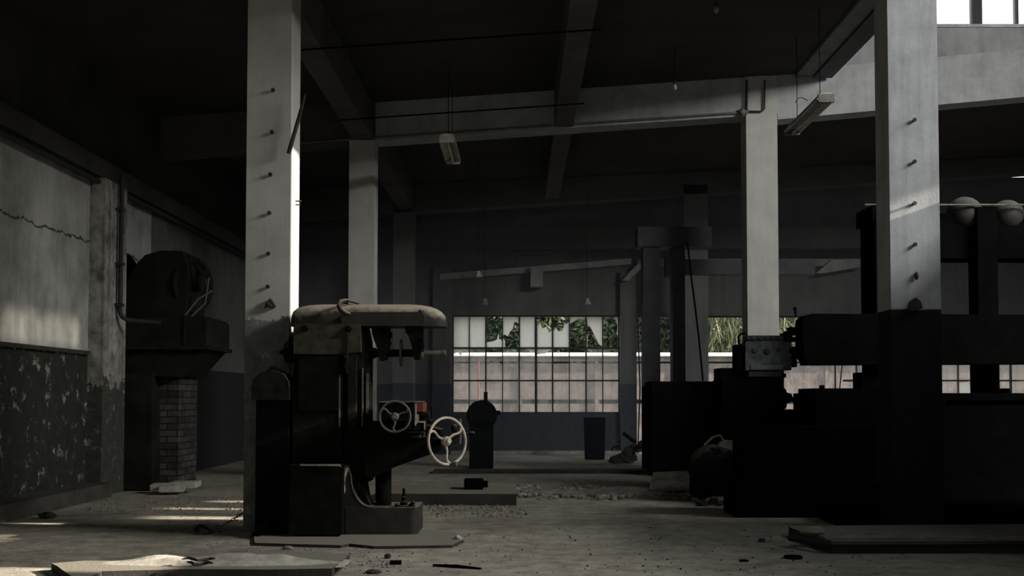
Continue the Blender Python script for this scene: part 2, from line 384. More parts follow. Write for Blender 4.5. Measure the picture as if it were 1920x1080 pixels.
# frontal frames (rafters)
def rafter(name, x0, x1, za, zb, h, y0, y1, mat):
    return struct(name, MB().prism([(x0, za), (x1, zb), (x1, zb+h), (x0, za+h)], 'y', y0, y1, .012), mat)
rafter('trim_3', -1.85, 3.30, ZB(-1.85), ZB(3.30), .52, Y2+.02, Y2+.36, M['beam'])
p = W(1462, 223, Y2); q = W(1920, 181, Y2); k = (q.z-p.z)/(q.x-p.x)
rafter('trim_4', 3.30, XR, p.z+k*(3.30-p.x), p.z+k*(XR-p.x), .62, Y2+.02, Y2+.36, M['beam'])
zt = W(1700, 43, Y2).z
struct('wall_clerestory', MB().box(XE-.3, XR, Y2+.06, Y2+.30, 5.0, zt, .01), M['upper_wall'])
struct('trim_5', MB().box(XE-.3, XR, Y2+.04, Y2+.34, zt-.04, zt), M['trim_light'])
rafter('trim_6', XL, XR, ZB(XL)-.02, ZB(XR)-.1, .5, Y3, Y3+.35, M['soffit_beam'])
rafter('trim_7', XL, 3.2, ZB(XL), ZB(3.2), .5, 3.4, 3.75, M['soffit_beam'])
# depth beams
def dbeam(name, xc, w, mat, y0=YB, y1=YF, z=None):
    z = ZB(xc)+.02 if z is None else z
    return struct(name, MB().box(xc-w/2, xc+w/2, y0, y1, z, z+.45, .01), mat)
rafter('trim_23', XL, -1.85, ZB(XL), ZB(-1.85), .52, Y2+.02, Y2+.36, M['soffit_beam'])  # left part of the beam, darkened in place of shade
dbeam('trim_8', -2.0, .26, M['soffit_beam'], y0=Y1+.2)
dbeam('trim_9', .56, .24, M['soffit_beam'])
# dark low frame before the far wall, pale strips painting its lit top, block, diagonal
struct('trim_10', MB().box(XL, XR, 20.9, 21.15, wz(478)+.05, wz(436)), M['wall_dark'])
la = pz(826, 521); lb = pz(1182, 492)
struct('trim_11', MB().prism([(la.x, la.z-.05), (lb.x, lb.z-.05), (lb.x, lb.z+.06), (la.x, la.z+.06)], 'y', YF-.16, YF), M['trim_light'])
struct('trim_12', MB().box(wx(1194), wx(1615), YF-.14, YF, wz(500), wz(487)), M['trim_light'])
struct('trim_13', MB().pbox(995, 500, 1018, 537, YF-.35, .3, .01), M['trim_light'])
struct('trim_14', MB().pprism([(1166, 526), (1178, 526), (1202, 504), (1202, 488)], YF-.3, .28), M['trim_light'])
struct('trim_15', MB().pprism([(1530, 512), (1545, 512), (1617, 500), (1617, 487), (1560, 487)], YF-.3, .1), M['trim_light'])
# pilasters of the far wall
struct('trim_16', MB().box(wx(1162)+.0, wx(1191), YF-.16, YF, 0, 3.4, .01), M['wall_far'])
struct('trim_17', MB().box(wx(812), wx(846), YF-.12, YF, 0, 3.5, .01), M['wall_far'])
struct('trim_18', MB().box(wx(1192), wx(1660), YF-.06, YF, wz(592), wz(588)), M['steel_grey'])
# left wall: pilaster, ledge above the dado, low curb
struct('trim_19', MB().box(XL, XL+.16, 12.25, 12.95, 0, 3.4, .012), M['wall_pil'])
struct('trim_20', MB().box(XL, XL+.05, 6, 12.2, 1.50, 1.54, .008), M['stone_dark'])
struct('trim_21', MB().box(XL, XL+.28, 6, 12.24, 0, .15, .02).jitter(.01), M['curb'])
struct('baseboard_far', MB().box(wx(846), wx(1191), YF-.35, YF, 0, .06, .01).jitter(.01), M['rubble_white'])
struct('trim_22', MB().box(XL, XL+.10, 6, YF, 3.42, 3.62, .01), M['shade_wall'])

# ================================================================ WINDOWS
def frame_window(name, rect, nx, nz_, y, skip=(), bars=.022):
    x0, x1, z0, z1 = rect
    root = bpy.data.objects.new(name, None); C.objects.link(root); root.location = ((x0+x1)/2, y, z0); tag(root, kind='structure')
    b = MB(); dx = (x1-x0)/nx; dz = (z1-z0)/nz_
    for i in range(nx+1):
        t = .045 if i in (0, nx) or i == nx//2 else bars*(1.25 if i % 2 == 0 else .8)
        b.box(x0+i*dx-t/2, x0+i*dx+t/2, y-.03, y+.03, z0, z1)
    for j in range(nz_+1):
        t = .05 if j in (0, nz_) else bars*1.3
        b.box(x0, x1, y-.028, y+.028, z0+j*dz-t/2, z0+j*dz+t/2)
    b.build('window_frame', M['steel_dark'], root, smooth=False)
    return root, x0, z0, dx, dz
def panes(root, name, mat, polys, y, x0, z0, dx, dz):
    b = MB()
    for i, j, pts in polys:
        b.prism([(x0+(i+u)*dx, z0+(j+v)*dz) for u, v in pts], 'y', y-.002, y+.002)
    return b.build(name, mat, root, smooth=False)
FULL = [(.02,.02),(.98,.02),(.98,.98),(.02,.98)]
r1, x0, z0, dx, dz = frame_window('window_1', W1, 10, 3, YF+.08)
fro = [(0,2,FULL),(1,2,FULL),(4,2,FULL),
 (2,2,[(.02,.02),(.98,.02),(.98,.22),(.80,.26),(.74,.46),(.66,.26),(.4,.20),(.02,.18)]),
 (3,2,[(.02,.98),(.98,.98),(.98,.78),(.70,.80),(.62,.60),(.45,.50),(.30,.36),(.10,.42),(.02,.36)]),
 (3,2,[(.02,.02),(.12,.02),(.16,.2),(.05,.3),(.02,.3)]),
 (5,2,[(.02,.02),(.98,.02),(.98,.55),(.80,.48),(.62,.66),(.40,.60),(.25,.78),(.12,.70),(.02,.82)]),
 (6,2,[(.02,.02),(.98,.02),(.98,.80),(.72,.70),(.55,.50),(.35,.52),(.2,.62),(.02,.5)]),
 (7,2,[(.02,.98),(.98,.98),(.98,.90),(.5,.88),(.02,.74)]),
 (8,2,[(.10,.72),(.30,.62),(.78,.12),(.98,.05),(.98,.98),(.04,.98)]),
 (8,2,[(.02,.02),(.1,.02),(.06,.45),(.02,.5)]),
 (9,2,[(.7,.98),(.98,.98),(.98,.30),(.86,.44),(.90,.7)]),
 (0,1,[(.02,.80),(.3,.88),(.5,.76),(.6,.9),(.98,.86),(.98,.98),(.02,.98)]),
 (4,1,[(.3,.98),(.98,.98),(.98,.84)]),(5,1,[(.02,.98),(.98,.98),(.6,.84),(.02,.8)])]
panes(r1, 'dusty_pane', M['frosted'], fro, YF+.08, x0, z0, dx, dz)
holes_ = {(0,2),(1,2),(4,2),(2,2),(3,2),(5,2),(6,2),(7,2),(8,2),(9,2)}
gl = []
for i in range(10):
    for j in range(2):
        if (i, j) in ((6,1),): continue
        if (i, j) in ((7,1),(2,1)): gl.append((i, j, [(.02,.02),(.98,.02),(.98,.5),(.7,.62),(.3,.55),(.02,.7)]))
        else: gl.append((i, j, FULL))
panes(r1, 'grimy_pane', M['glass'], gl, YF+.084, x0, z0, dx, dz)
# second window: upper sashes gone, only a few bars left
root2 = bpy.data.objects.new('window_2', None); C.objects.link(root2); root2.location = (W2[0], YF+.08, W2[2]); tag(root2, kind='structure')
b = MB(); x0_, x1_, z0_, z1_ = W2; dx2 = (x1_-x0_)/10.5; dz2 = (z1_-z0_)/3
for xx in (x0_+.02, wx(1568), wx(1608), x1_-.02): b.box(xx-.012, xx+.012, YF+.05, YF+.11, z0_, z1_ if xx in (x0_+.02, x1_-.02) else z0_+dz2*2)
for zz, xs in ((z0_+.02, x0_), (z1_-.02, x0_), (z0_+dz2, wx(1583))): b.box(xs, x1_, YF+.05, YF+.11, zz-.02, zz+.02)
b.tube([(wx(1572), YF+.08, z0_+.1), (wx(1583), YF+.08, z0_+dz2*1.7)], .012)
b.build('window_frame', M['steel_dark'], root2, smooth=False)
r3, x0, z0, dx, dz = frame_window('window_3', W3, 10, 3, YF+.08)
panes(r3, 'grimy_pane', M['glass'], [(i, j, FULL) for i in range(10) for j in (0, 1) if (i, j) not in ((3,0),)], YF+.084, x0, z0, dx, dz)
panes(r3, 'dusty_pane', M['frosted'], [(i, 2, FULL) for i in range(10)] + [(3, 0, [(.02,.02),(.6,.1),(.9,.6),(.5,.98),(.02,.98)])], YF+.084, x0, z0, dx, dz)
# door opening with its frame and a leaning leaf
dr = bpy.data.objects.new('door_1', None); C.objects.link(dr); dr.location = (D1[0], YF+.1, 0); tag(dr, kind='structure')
b = MB(); b.box(D1[0], D1[0]+.03, YF+.02, YF+.2, 0, D1[3]); b.box(D1[1]-.03, D1[1], YF+.02, YF+.2, 0, D1[3]); b.box(D1[0], D1[1], YF+.02, YF+.2, D1[3]-.04, D1[3])
b.build('door_frame', M['steel_grey'], dr, smooth=False)
MB().tube([(D1[0]+.05, YF+.1, 0), (D1[0]+.10, YF+.1, 1.2), (D1[0]+.06, YF+.1, D1[3]-.05)], .014).build('door_edge_bar', M['steel_dark'], dr)
# clerestory
cr = bpy.data.objects.new('window_4', None); C.objects.link(cr); cr.location = (6, Y2+.2, zt); tag(cr, kind='structure')
b = MB(); cx0 = XE-.1; bars = []
for px, t in ((1612, .03), (1830, .12), (1905, .02)):
    X = W(px, 20, Y2+.2).x; b.box(X-t/2, X+t/2, Y2+.15, Y2+.27, zt, 7.6)
for X in (cx0, 7.4, 8.6, XR-.05): b.box(X-.03, X+.03, Y2+.15, Y2+.27, zt, 7.6)
b.box(cx0, XR, Y2+.15, Y2+.27, zt, zt+.03); b.box(cx0, XR, Y2+.15, Y2+.27, 7.5, 7.6); b.box(cx0, XR, Y2+.18, Y2+.24, 6.7, 6.73)
b.build('window_frame', M['steel_dark'], cr, smooth=False)
MB().box(cx0, XR, Y2+.205, Y2+.209, zt, 7.6).build('roof_glass', M['sky_glass'], cr, smooth=False)

# ================================================================ COLUMNS
def column(x0, x1, y, dep, ztop, mat, label, bolts=(), boltx=None, bp=.022):
    root = thing('concrete_column', ((x0+x1)/2, y+dep/2, 0), label, 'column')
    MB().box(x0, x1, y, y+dep, 0, ztop, .015).build('shaft', mat, root)
    for px, py in bolts:
        p = W(px, py, y)
        MB().cyl(p+Vector((0, .02, 0)), p+Vector((0, -bp, -.004)), .011, seg=10).cyl(p+Vector((0,-bp+.004,0)), p+Vector((0,-bp-.008,0)), .017, seg=6).build('bolt', M['rust'], root)
    return root
a = W(458, 745, Y1).x; b_ = W(541.5, 745, Y1).x
col1 = column(a, b_, Y1, .37, ZB(-2.0)+.4, M['column'], 'near left whitewashed concrete column behind the milling machine, bolts up its face',
       [(513,170),(511,249),(508,328),(506,400),(504,476),(503,538)])
p = W(505, 573, Y1)
MB().pprism([(496,572),(506,559),(516,574),(509,579)], Y1-.05, .05, .004).tube([p+Vector((-.02,-.05,-.02)), p+Vector((0,-.08,.02)), p+Vector((.03,-.06,-.01))], .008).build('wall_hook', M['rust'], col1)
MB().cyl(W(551, 377, Y1+.2)+Vector((-.02,0,0)), W(551, 377, Y1+.2)+Vector((.06,0,0)), .006).cyl(W(551, 384, Y1+.2)+Vector((-.02,0,0)), W(551, 384, Y1+.2)+Vector((.05,0,0)), .006).build('bolt', M['rust'], col1)
a = W(652, 745, Y2).x; b_ = W(700, 745, Y2).x
column(a, b_, Y2, .36, ZB(-2)+.05, M['column'], 'grey concrete column standing behind the overarm of the milling machine')
a = W(1673, 745, Y1).x; b_ = W(1767, 745, Y1).x
colr = column(a, b_, Y1, .34, 7.6, M['column_cool'], 'near right concrete column with black painted foot, the widest one',
       [(1713,226),(1713,304),(1713,382),(1714,459)])
p = W(1717, 522, Y1); MB().rock(p+Vector((0,-.02,.02)), .02, (.8,1,1.6), 3).build('bolt', M['rust'], colr)
MB().pprism([(1706,578),(1710,564),(1718,558),(1727,566),(1731,578)], Y1-.06, .06, .006).build('wall_hook', M['rust'], colr)
a = W(1403, 745, Y2).x; b_ = W(1462, 745, Y2).x
column(a, b_, Y2, .36, ZB(3.1)+.5, M['column'], 'pale concrete column under the joint of the beams, conduit loop at its head')
a = W(1284, 745, Y3).x; b_ = W(1329, 745, Y3).x
column(a, b_, Y3, .36, ZB(3.1)+.1, M['wall_far'], 'dim column farthest back, right of the dark press uprights')
a = W(736, 745, Y3).x; b_ = W(775, 745, Y3).x
column(a, b_, Y3, .36, ZB(-2)+.1, M['wall_far'], 'dim column farthest back, seen behind the milling arbor')

# plank stuck at column one
p = W(572, 176, 8.9); q = W(541, 288, 8.93)
tag(MB().tube([p, p*.6+q*.4+Vector((.004,0,0)), q], [.010, .016, .017], 8).build('wooden_pole', M['stone_dark']), 'thin pole leaning at a slant on the near left column, high up', 'pole')

# ================================================================ CEILING SERVICES
pts = [W(560+i*(1388-560)/10, 268-i*(268-211)/10, Y2-.01) for i in range(11)]
ppb = thing('conduit_pipe', pts[10], 'long thin conduit running along the concrete beam, ending in a round box', 'pipe')
MB().tube([p+Vector((0,0,-.0)) for p in pts], .014).build('pipe', M['steel_grey'], ppb)
MB().ball(pts[10]+Vector((.02,-.02,0)), .05).cyl(pts[10]+Vector((-.02,-.02,0)), pts[10]+Vector((.10,-.02,0)), .02).build('junction_box', M['steel_grey'], ppb)
tag(MB().tube([W(x, y, Y2-.03) for x, y in ((1400,150),(1400,204),(1403,209),(1428,209),(1433,204),(1434,150))], .012).build('conduit_loop', M['stone_dark']), 'square loop of conduit on the head of the pale right column', 'pipe')
for D_, n in ((10.6, 'first'), (13.3, 'second')):
    tag(MB().tube([(x, D_, ZB(x)-.03) for x in (-2.1, -.7, .56, .75)], .009).build('ceiling_pipe', M['black']),
        'dark thin pipe across the ceiling, %s' % ('nearer of the two' if n == 'first' else 'farther of the two, next to the concrete beam'), 'pipe')

def tube_lamp(X, D0, D1, z, w, label, tilt=0, bare=False):
    root = thing('fluorescent_lamp', (X, D0, z), label, 'ceiling lamp')
    L_ = D1-D0
    hs = MB().prism([(X-w*.5, z+.0), (X-w*.28, z+.07), (X+w*.28, z+.07), (X+w*.5, z), (X+w*.46, z-.004), (X, z+.03), (X-w*.46, z-.004)], 'y', D0, D1, .004).build('housing', M['lamp_metal'], root)
    MB().cyl((X, D0+.03, z-.012), (X, D1-.03, z-.012), .017).build('lamp_tube', M['lamp_metal'], hs)
    for yy in (D0, D1-.035): MB().box(X-w*.42, X+w*.42, yy-.004, yy+.04, z-.03, z+.055, .006).build('end_cap', M['worn_dim'] if bare else M['lamp_metal'], hs)
    for yy in (D0+.25, D1-.25): MB().tube([(X, yy, z+.06), (X, yy, ZC(X)+.02 if not bare else 7.62)], .004).build('hanging_wire', M['black'], root)
    return root
tube_lamp(W(840, 255, 13.3).x, 13.1, 14.35, W(840, 262, 13.1).z, .20, 'tube lamp hanging below the ceiling left of the middle beam')
l2 = tube_lamp(W(1552, 185, 11.7).x, 11.75, 13.25, W(1552, 186, 11.75).z, .20, 'tube lamp hanging broken on wires in front of the bright beam', bare=True)
pp = W(1500, 188, 12.2)
MB().tube([pp+Vector((.08,0,0)), pp+Vector((.02,0,.03)), pp+Vector((-.03,0,.02)), pp+Vector((-.05,0,-.03))], .004).build('loose_wire', M['black'], l2)
for px, py, D_, lab in ((1265,160,13.0,'bare bulb hanging by the right side of the ceiling, close to the beam'), (1343,14,11.5,'bare bulb hanging highest up in the dark ceiling')):
    p = W(px, py, D_); t = thing('light_bulb', p, lab, 'light bulb')
    MB().lathe(p+Vector((0,0,-.06)), (0,0,1), [(0,.004),(.012,.022),(.035,.028),(.06,.018),(.075,.012)], 14).build('bulb', M['lamp_metal'], t)
    MB().cyl(p+Vector((0,0,.01)), p+Vector((0,0,.05)), .014).build('socket', M['stone_dark'], t)
    MB().tube([p+Vector((0,0,.05)), (p.x, p.y, ZC(p.x)+.01)], .003).build('cord', M['black'], t)
for px, py, D_, top, lab in ((909,566,19.0,500,'small pendant lamp shade over the left part of the big window'), (1101,566,19.0,500,'small pendant lamp shade over the right part of the big window'), (897,515,18.2,480,'pale fitting hanging before the pale wall strip, left of the block')):
    p = W(px, py, D_); t = thing('pendant_lamp', p, lab, 'ceiling lamp')
    MB().lathe(p, (0,0,1), [(-.04,.055),(-.03,.06),(.03,.035),(.06,.02)], 16).build('lamp_shade', M['lamp_metal'], t)
    MB().tube([p+Vector((0,0,.05)), (p.x, p.y, ZC(p.x)+.02)], .004).build('cord', M['black'], t)

# pipes on the left wall
t = thing('wall_pipe', (XL+.2, 12.7, 3.4), 'upright pipe on the peeling pilaster, bending toward the hood', 'pipe')
xx = XL+.21
MB().tube([(xx, 12.62, 3.5), (xx, 12.62, 1.98), (xx+.02, 12.64, 1.93), (xx+.07, 12.66, 1.90), (xx+.42, 12.7, 1.87)], .025).build('pipe', M['steel_dark'], t)
for z in (3.1, 2.5, 2.05): MB().box(XL+.14, xx+.03, 12.57, 12.67, z, z+.03).build('clamp', M['steel_dark'], t)
tag(MB().tube([(XL+.09, 6, 3.34), (XL+.09, 12.6, 3.36), (XL+.09, YF-.1, 3.36)], .03).build('long_wall_pipe', M['steel_dark']), 'long dark pipe running along the top of the left wall', 'pipe')

# ================================================================ MILLING MACHINE
DM = 8.7
mm = thing('milling_machine', W(640, 1005, DM)*1.0, 'old black horizontal milling machine with a bright handwheel, in the foreground', 'machine')
mm.location.z = 0
P = mm
def PB(name, mat, mb, parent=P, **k): return mb.build(name, mat, parent, **k)
# column body
PB('body', M['machine'], MB().pbox(548, 650, 642, 880, DM, .46, .012).pbox(552, 880, 652, 1000, DM+.02, .42, .01).pbox(640, 790, 690, 905, DM+.06, .34, .006))
PB('column_head', M['head_paint'], MB().pprism([(552,607),(676,607),(676,660),(640,664),(550,664),(550,620)], DM-.015, .49, .012))
for px, py in ((572,616),(653,617)):
    c = W(px, py, DM-.015)
    PB('head_bolt', M['machine'], MB().cyl(c, c+Vector((0,-.018,0)), .026, seg=20).cyl(c+Vector((0,-.018,0)), c+Vector((0,-.03,0)), .014, seg=6))
# cover plate with lit rim
PB('side_cover', M['machine'], MB().pprism([(560,668),(630,668),(634,672),(634,770),(560,770)], DM-.02, .03, .006))
PB('cover_rim', M['machine_head'], MB().pbox(631, 627, 652, 630, DM-.035, .03, .002).pbox(648, 628, 652, 700, DM-.035, .03, .003).pbox(645, 665, 651, 672, DM-.045, .03, .004).pbox(645, 683, 651, 690, DM-.045, .03, .004))
# dovetail slides at the front of the column
PB('slide', M['machine_head'], MB().pbox(652, 625, 668, 800, DM+.0, .42, .006).pbox(668, 610, 681, 800, DM+.06, .30, .005))
PB('slide', M['machine_head'], MB().pprism([(681,612),(686,612),(692,640),(692,800),(681,800)], DM+.10, .22, .004))
PB('slide_highlight', M['worn_dim'], MB().pbox(635, 702, 638, 800, DM-.01, .02, .002).pbox(678, 690, 681, 800, DM+.045, .02, .002).pbox(686, 700, 691, 775, DM+.085, .02, .002))  # pale strips standing in for highlights along the slides
# overarm
ov = []
for x, y in ((553,604),(553,592),(558,583),(570,576),(592,572),(650,571),(720,571),(775,571),(800,573),(818,579),(830,589),(837,603),(837,611),(830,612),(720,612),(690,609),(556,608)): ov.append((x, y))
m = MB(); rings = []
prof = [(552,588),(554,583),(560,578.5),(570,575),(585,572.5),(610,571),(660,571),(720,571),(770,571),(792,572.5),(808,575.5),(820,580),(829,586),(835,593),(837.5,601),(837.5,606)]
zb_ = W(700, 611, DM).z; yc_ = DM+.19
for i, (x, y) in enumerate(prof):
    q = W(x, y, DM+.19); h = q.z-zb_; wd = .165*min(1, (h/.16)**.5); ring = []
    for k in range(13):
        a = math.pi*k/12; ca, sa = math.cos(a), math.sin(a)
        ring.append(m.bm.verts.new((q.x, yc_-wd*math.copysign(abs(ca)**.75, ca), zb_+h*(.18+.82*abs(sa)**.8) if 0 < k < 12 else zb_+h*.18)))
    ring = [m.bm.verts.new((q.x, yc_-wd, zb_))]+ring+[m.bm.verts.new((q.x, yc_+wd, zb_))]
    rings.append(ring)
for a, b in zip(rings, rings[1:]):
    n_ = len(a)
    for k in range(n_): m.bm.faces.new((a[k], a[(k+1)%n_], b[(k+1)%n_], b[k]))
m.bm.faces.new(rings[0]); m.bm.faces.new(rings[-1][::-1])
PB('overarm', M['machine_top'], m)
PB('overarm_rail', M['machine_top'], MB().pprism([(640,592),(652,585),(790,585),(796,592),(796,611),(640,611)], DM-.005, .08, .010))
c = W(789, 584, DM); PB('overarm_knob', M['machine_top'], MB().ball(c+Vector((0,.02,0)), .022))
PB('lifting_bar', M['machine_top'], MB().tube([W(x, y, d) for x, y, d in ((657,590,8.62),(648,588,8.62),(640,582,8.62),(636,574,8.64),(640,566,8.66),(648,563,8.68),(655,564,8.75),(672,569,8.85))], [.014,.018,.022,.022,.02,.012,.01,.009], 12))
# arbor and its supports
PB('arbor_support', M['machine'], MB().pprism([(697,609),(727,609),(727,640),(722,672),(712,676),(708,655),(702,640),(697,625)], DM+.06, .20, .010).pbox(724, 622, 733, 632, DM+.1, .1, .005).pbox(724, 640, 731, 646, DM+.1, .1, .004))
PB('arbor_support', M['machine'], MB().pprism([(760,609),(790,609),(791,650),(786,672),(776,674),(772,650),(766,630),(760,622)], DM+.06, .20, .010).tube([W(792,632,DM+.05), W(794,648,DM+.05), W(792,660,DM+.05)], .008))
c0 = W(692, 662, DM+.15); c1 = W(836, 662, DM+.15)
PB('arbor', M['machine'], MB().cyl(c0, W(785,662,DM+.15), .030).cyl(W(693,662,DM+.15), W(706,662,DM+.15), .055, .035))
PB('arbor_end', M['worn_dim'], MB().cyl(W(784,662,DM+.15), W(794,662,DM+.15), .040, bev=.006).cyl(W(794,662,DM+.15), W(834,662,DM+.15), .020, bev=.004).cyl(W(829,662,DM+.15), W(836,662,DM+.15), .023, bev=.003))
PB('cutter', M['steel_dark'], MB().cyl(W(751,662,DM+.15), W(753.5,662,DM+.15), .105, seg=36))
PB('spindle_nose', M['machine'], MB().cyl(W(676,662,DM+.2), W(697,660,DM+.2), .10, .085, seg=28, bev=.01).cyl(W(680,640,DM+.2), W(690,640,DM+.2), .05))
# rear pulley stub
PB('rear_pulley', M['machine'], MB().cyl(W(551,660,DM+.2), W(535,660,DM+.2), .085, seg=26, bev=.01).cyl(W(535,660,DM+.2), W(524,660,DM+.2), .035, .012).pbox(541, 632, 553, 650, DM+.1, .15, .01))
# electrical box low at the left, pale rim painting its lit edge
PB('electrical_box', M['machine'], MB().pbox(541, 872, 641, 1003, DM-.14, .2, .012), label='black box at the foot of the machine with a painted highlight on its top edge')
PB('box_highlight', M['worn'], MB().pprism([(563,870.5),(636,870.5),(640,873),(640,876),(637,874),(563,873.2)], DM-.143, .03, .001))
# base casting: foot, fillet and the curved skirt
fil = [(652,870)] + [(652+6+38*(1-math.cos(R(a)))*.92, 895+56*math.sin(R(a))) for a in range(0, 91, 15)] + [(700,953),(730,953),(730,1000),(645,1000),(641,900)]
bx0 = W(648,950,DM).x; bx1 = W(783,950,DM).x; bz1 = W(700,952,DM).z; bb = MB().pprism(fil, DM+.0, .46, .012)
rc = .06; pl_ = [(bx0, DM-.005), (bx1-rc, DM-.005)]+[(bx1-rc+rc*math.sin(R(a)), DM-.005+rc-rc*math.cos(R(a))) for a in range(15, 90, 15)]+[(bx1, DM+rc), (bx1, DM+.47), (bx0, DM+.47)]
bb.prism(pl_, 'z', .022, bz1, .008)
PB('base', M['base_casting'], bb)
PB('base_rim', M['worn_dim'], MB().tube([W(x, y, DM+.0) for x, y in [(640,874),(646,873),(652,874)]+[(658+38*(1-math.cos(R(a))), 895+56*math.sin(R(a))) for a in range(0, 91, 12)]+[(712,952),(778,952)]], .007, 8))
PB('corner_highlight', M['worn'], MB().tube([W(x, y, DM+.0) for x, y in ((650,876),(648,884),(645,894),(644,906),(645,918),(643,930),(642,942),(640,958))], [.020,.018,.013,.010,.012,.009,.007,.003], 10), label='corner with a painted highlight')  # pale tube stands in for the highlight on this corner
PB('curved_web', M['machine'], MB().tube([W(x, y, DM+.2) for x, y in ((684,880),(682,905),(685,925),(693,940),(708,950))], .02, 8).pprism([(676,880),(684,880),(682,908),(686,930),(695,948),(676,952)], DM+.1, .25, .006))
# elevating screw
c = W(719, 953, DM+.22); tp = W(719, 880, DM+.22)
PB('elevating_screw', M['machine'], MB().cyl(c, tp, .062, seg=28).cyl(c+Vector((0,0,-.005)), c+Vector((0,0,.02)), .12, .10, seg=28))
# coolant fittings on the base
c = W(757, 953, DM+.1)
PB('coolant_pump', M['machine'], MB().lathe(c, (0,0,1), [(0,.045),(.02,.045),(.025,.028),(.05,.03),(.055,.018),(.085,.018),(.09,.012),(.15,.010),(.152,.006)], 16).cyl(c+Vector((.03,0,0)), c+Vector((.08,-.02,.05)), .014).ball(c+Vector((.06,0,.015)), .028).ball(c+Vector((-.045,-.02,.02)), .025))
# knee and saddle
PB('knee', M['machine'], MB().pprism([(684,790),(800,800),(826,806),(826,846),(790,858),(740,876),(700,896),(684,896)], DM+.02, .40, .016))
PB('saddle', M['machine'], MB().pbox(700, 806, 806, 818, DM-.02, .46, .008).pprism([(756,806),(756,797),(797,797),(797,806)], DM-.05, .5, .006))
PB('saddle_edge', M['worn_dim'], MB().pbox(762, 809, 796, 811, DM-.06, .02, .002).pbox(794, 810, 797, 818, DM-.06, .02, .002).pbox(770, 818, 800, 820, DM-.03, .02, .002).pbox(786, 815, 790, 821, DM-.07, .03, .003))
# table pointing at the camera
PB('table', M['machine'], MB().pbox(710, 754, 776, 790, DM-.32, 1.0, .008).pbox(718, 790, 770, 806, DM-.25, .85, .006))
PB('table_lip', M['worn_dim'], MB().pbox(710, 752.5, 726, 755, DM-.33, .9, .001).pbox(745, 752.5, 778, 754.5, DM-.33, .9, .001))
PB('table_stop', M['red'], MB().pbox(777.5, 755, 793, 772, DM-.2, .34, .004), label='faded red end block')
PB('table_step', M['machine_head'], MB().pprism([(776,772),(784,772),(784,790),(797,790),(797,806),(776,806)], DM-.2, .5, .003).pbox(786, 773, 803, 779, DM-.05, .2, .004).pbox(791, 779, 805, 789, DM-.02, .2, .004))
PB('step_edge', M['worn'], MB().pprism([(777.5,757),(780.5,757),(780.5,776),(784.5,778),(784.5,790),(797,790),(797,806),(795,806),(795,792.5),(782.5,792.5),(779,799),(777.5,796)], DM-.212, .012, .001))
c = W(809, 775, DM+.05)
PB('feed_lever', M['machine'], MB().cyl(W(809,793,DM+.05), W(809,762,DM+.05), .006).ball(W(809,790,DM+.05), .014).ball(W(805,790,DM+.02), .02).ball(W(809,762,DM+.05), .009).cyl(W(798,800,DM), W(812,800,DM), .012).cyl(W(798,808,DM), W(813,808,DM), .010))

def handwheel(name, c, ax, Rw, rt, nsp, mat, ang0, lug=True, twist=.35, label=None, hub=.035):
    m = MB(); ax, u, v = m.frame(ax); c = Vector(c)
    m.torus(c, ax, Rw, rt, 56, 12)
    m.lathe(c-ax*.02-ax*Rw*.12, ax, [(0,hub*.8),(.01,hub),(.045,hub),(.055,hub*.7),(.07,hub*.55)], 20)
    for k in range(nsp):
        a = ang0+k*2*math.pi/nsp; pts = []
        for i in range(9):
            t = i/8; aa = a+twist*math.sin(t*math.pi*2)*.35+twist*t*.6; r_ = hub*.6+(Rw-hub*.6)*t
            pts.append(c+(u*math.cos(aa)+v*math.sin(aa))*r_-ax*Rw*.12*(1-t)+ax*.0)
        m.tube(pts, [rt*1.15-rt*.35*math.sin(i/8*math.pi) for i in range(9)], 10)
    return PB(name, mat, m, label=label)
c = W(838.5, 827, DM-.12)
ax = Vector((.66, -.75, .06))
hw = handwheel('handwheel', c, ax, 43/248*1.0, .0105, 3, M['worn'], R(205), label='large pale worn handwheel')
axn, u, v = MB().frame(ax)
PB('wheel_shaft', M['machine'], MB().cyl(c-axn*.02, c-axn*.16, .03))
MB().cyl(c+Vector((.035,0,-.172)), c+Vector((.075,-.01,-.170)), .018, .02, bev=.005).cyl(c+Vector((-.035,0,-.165)), c+Vector((.05,0,-.178)), .012).ball(c+Vector((-.03,0,-.165)), .018).build('grip', M['worn_dim'], hw)
# crank handle standing behind the wheel
PB('crank_handle', M['worn_dim'], MB().cyl(W(862,785,DM+.02), W(863,812,DM+.02), .013, .017, bev=.004).tube([W(863,812,DM+.02), W(862,830,DM+.04), W(845,836,DM+.08)], .012))
PB('ball_lever', M['machine_head'], MB().tube([W(820,845,DM+.2), W(860,815,DM+.2), W(884,813,DM+.2)], .008).ball(W(885,813,DM+.2), .018, (1.5,1,1)).ball(W(852,803,DM+.12), .028, (1,1,1.2)))
c = W(740.5, 781, DM-.42)
handwheel('table_handwheel', c, (.06,-1,.03), 28.5/260, .0085, 3, M['worn_dim'], R(80), label='smaller dark handwheel on the table end', hub=.03)
PB('table_shaft', M['machine'], MB().cyl(c, c+Vector((0,.12,0)), .02))
# motor guard at the rear, foot bar
mg = thing('motor_guard', (W(510,990,8.75).x, 8.8, 0), 'dark rounded motor guard on a pedestal between the near left column and the milling machine', 'machine')
gd = MB().pprism([(472,750),(470,728),(474,712),(486,700),(508,694),(530,700),(541,716),(542,750)], DM-.05, .26, .02, 3).build('guard', M['machine_head'], mg)
MB().pprism([(496,700),(504,690),(508,686),(522,694),(534,699),(542,716)], DM+.05, .1, .008).build('guard_flap', M['machine_head'], gd)
MB().pbox(478, 748, 541, 1000, DM-.02, .24, .012).build('pedestal', M['black'], mg)
MB().pprism([(470,1008),(480,990),(497,975),(500,985),(488,1004),(482,1009)], DM-.12, .14, .01).build('foot', M['black'], mg)

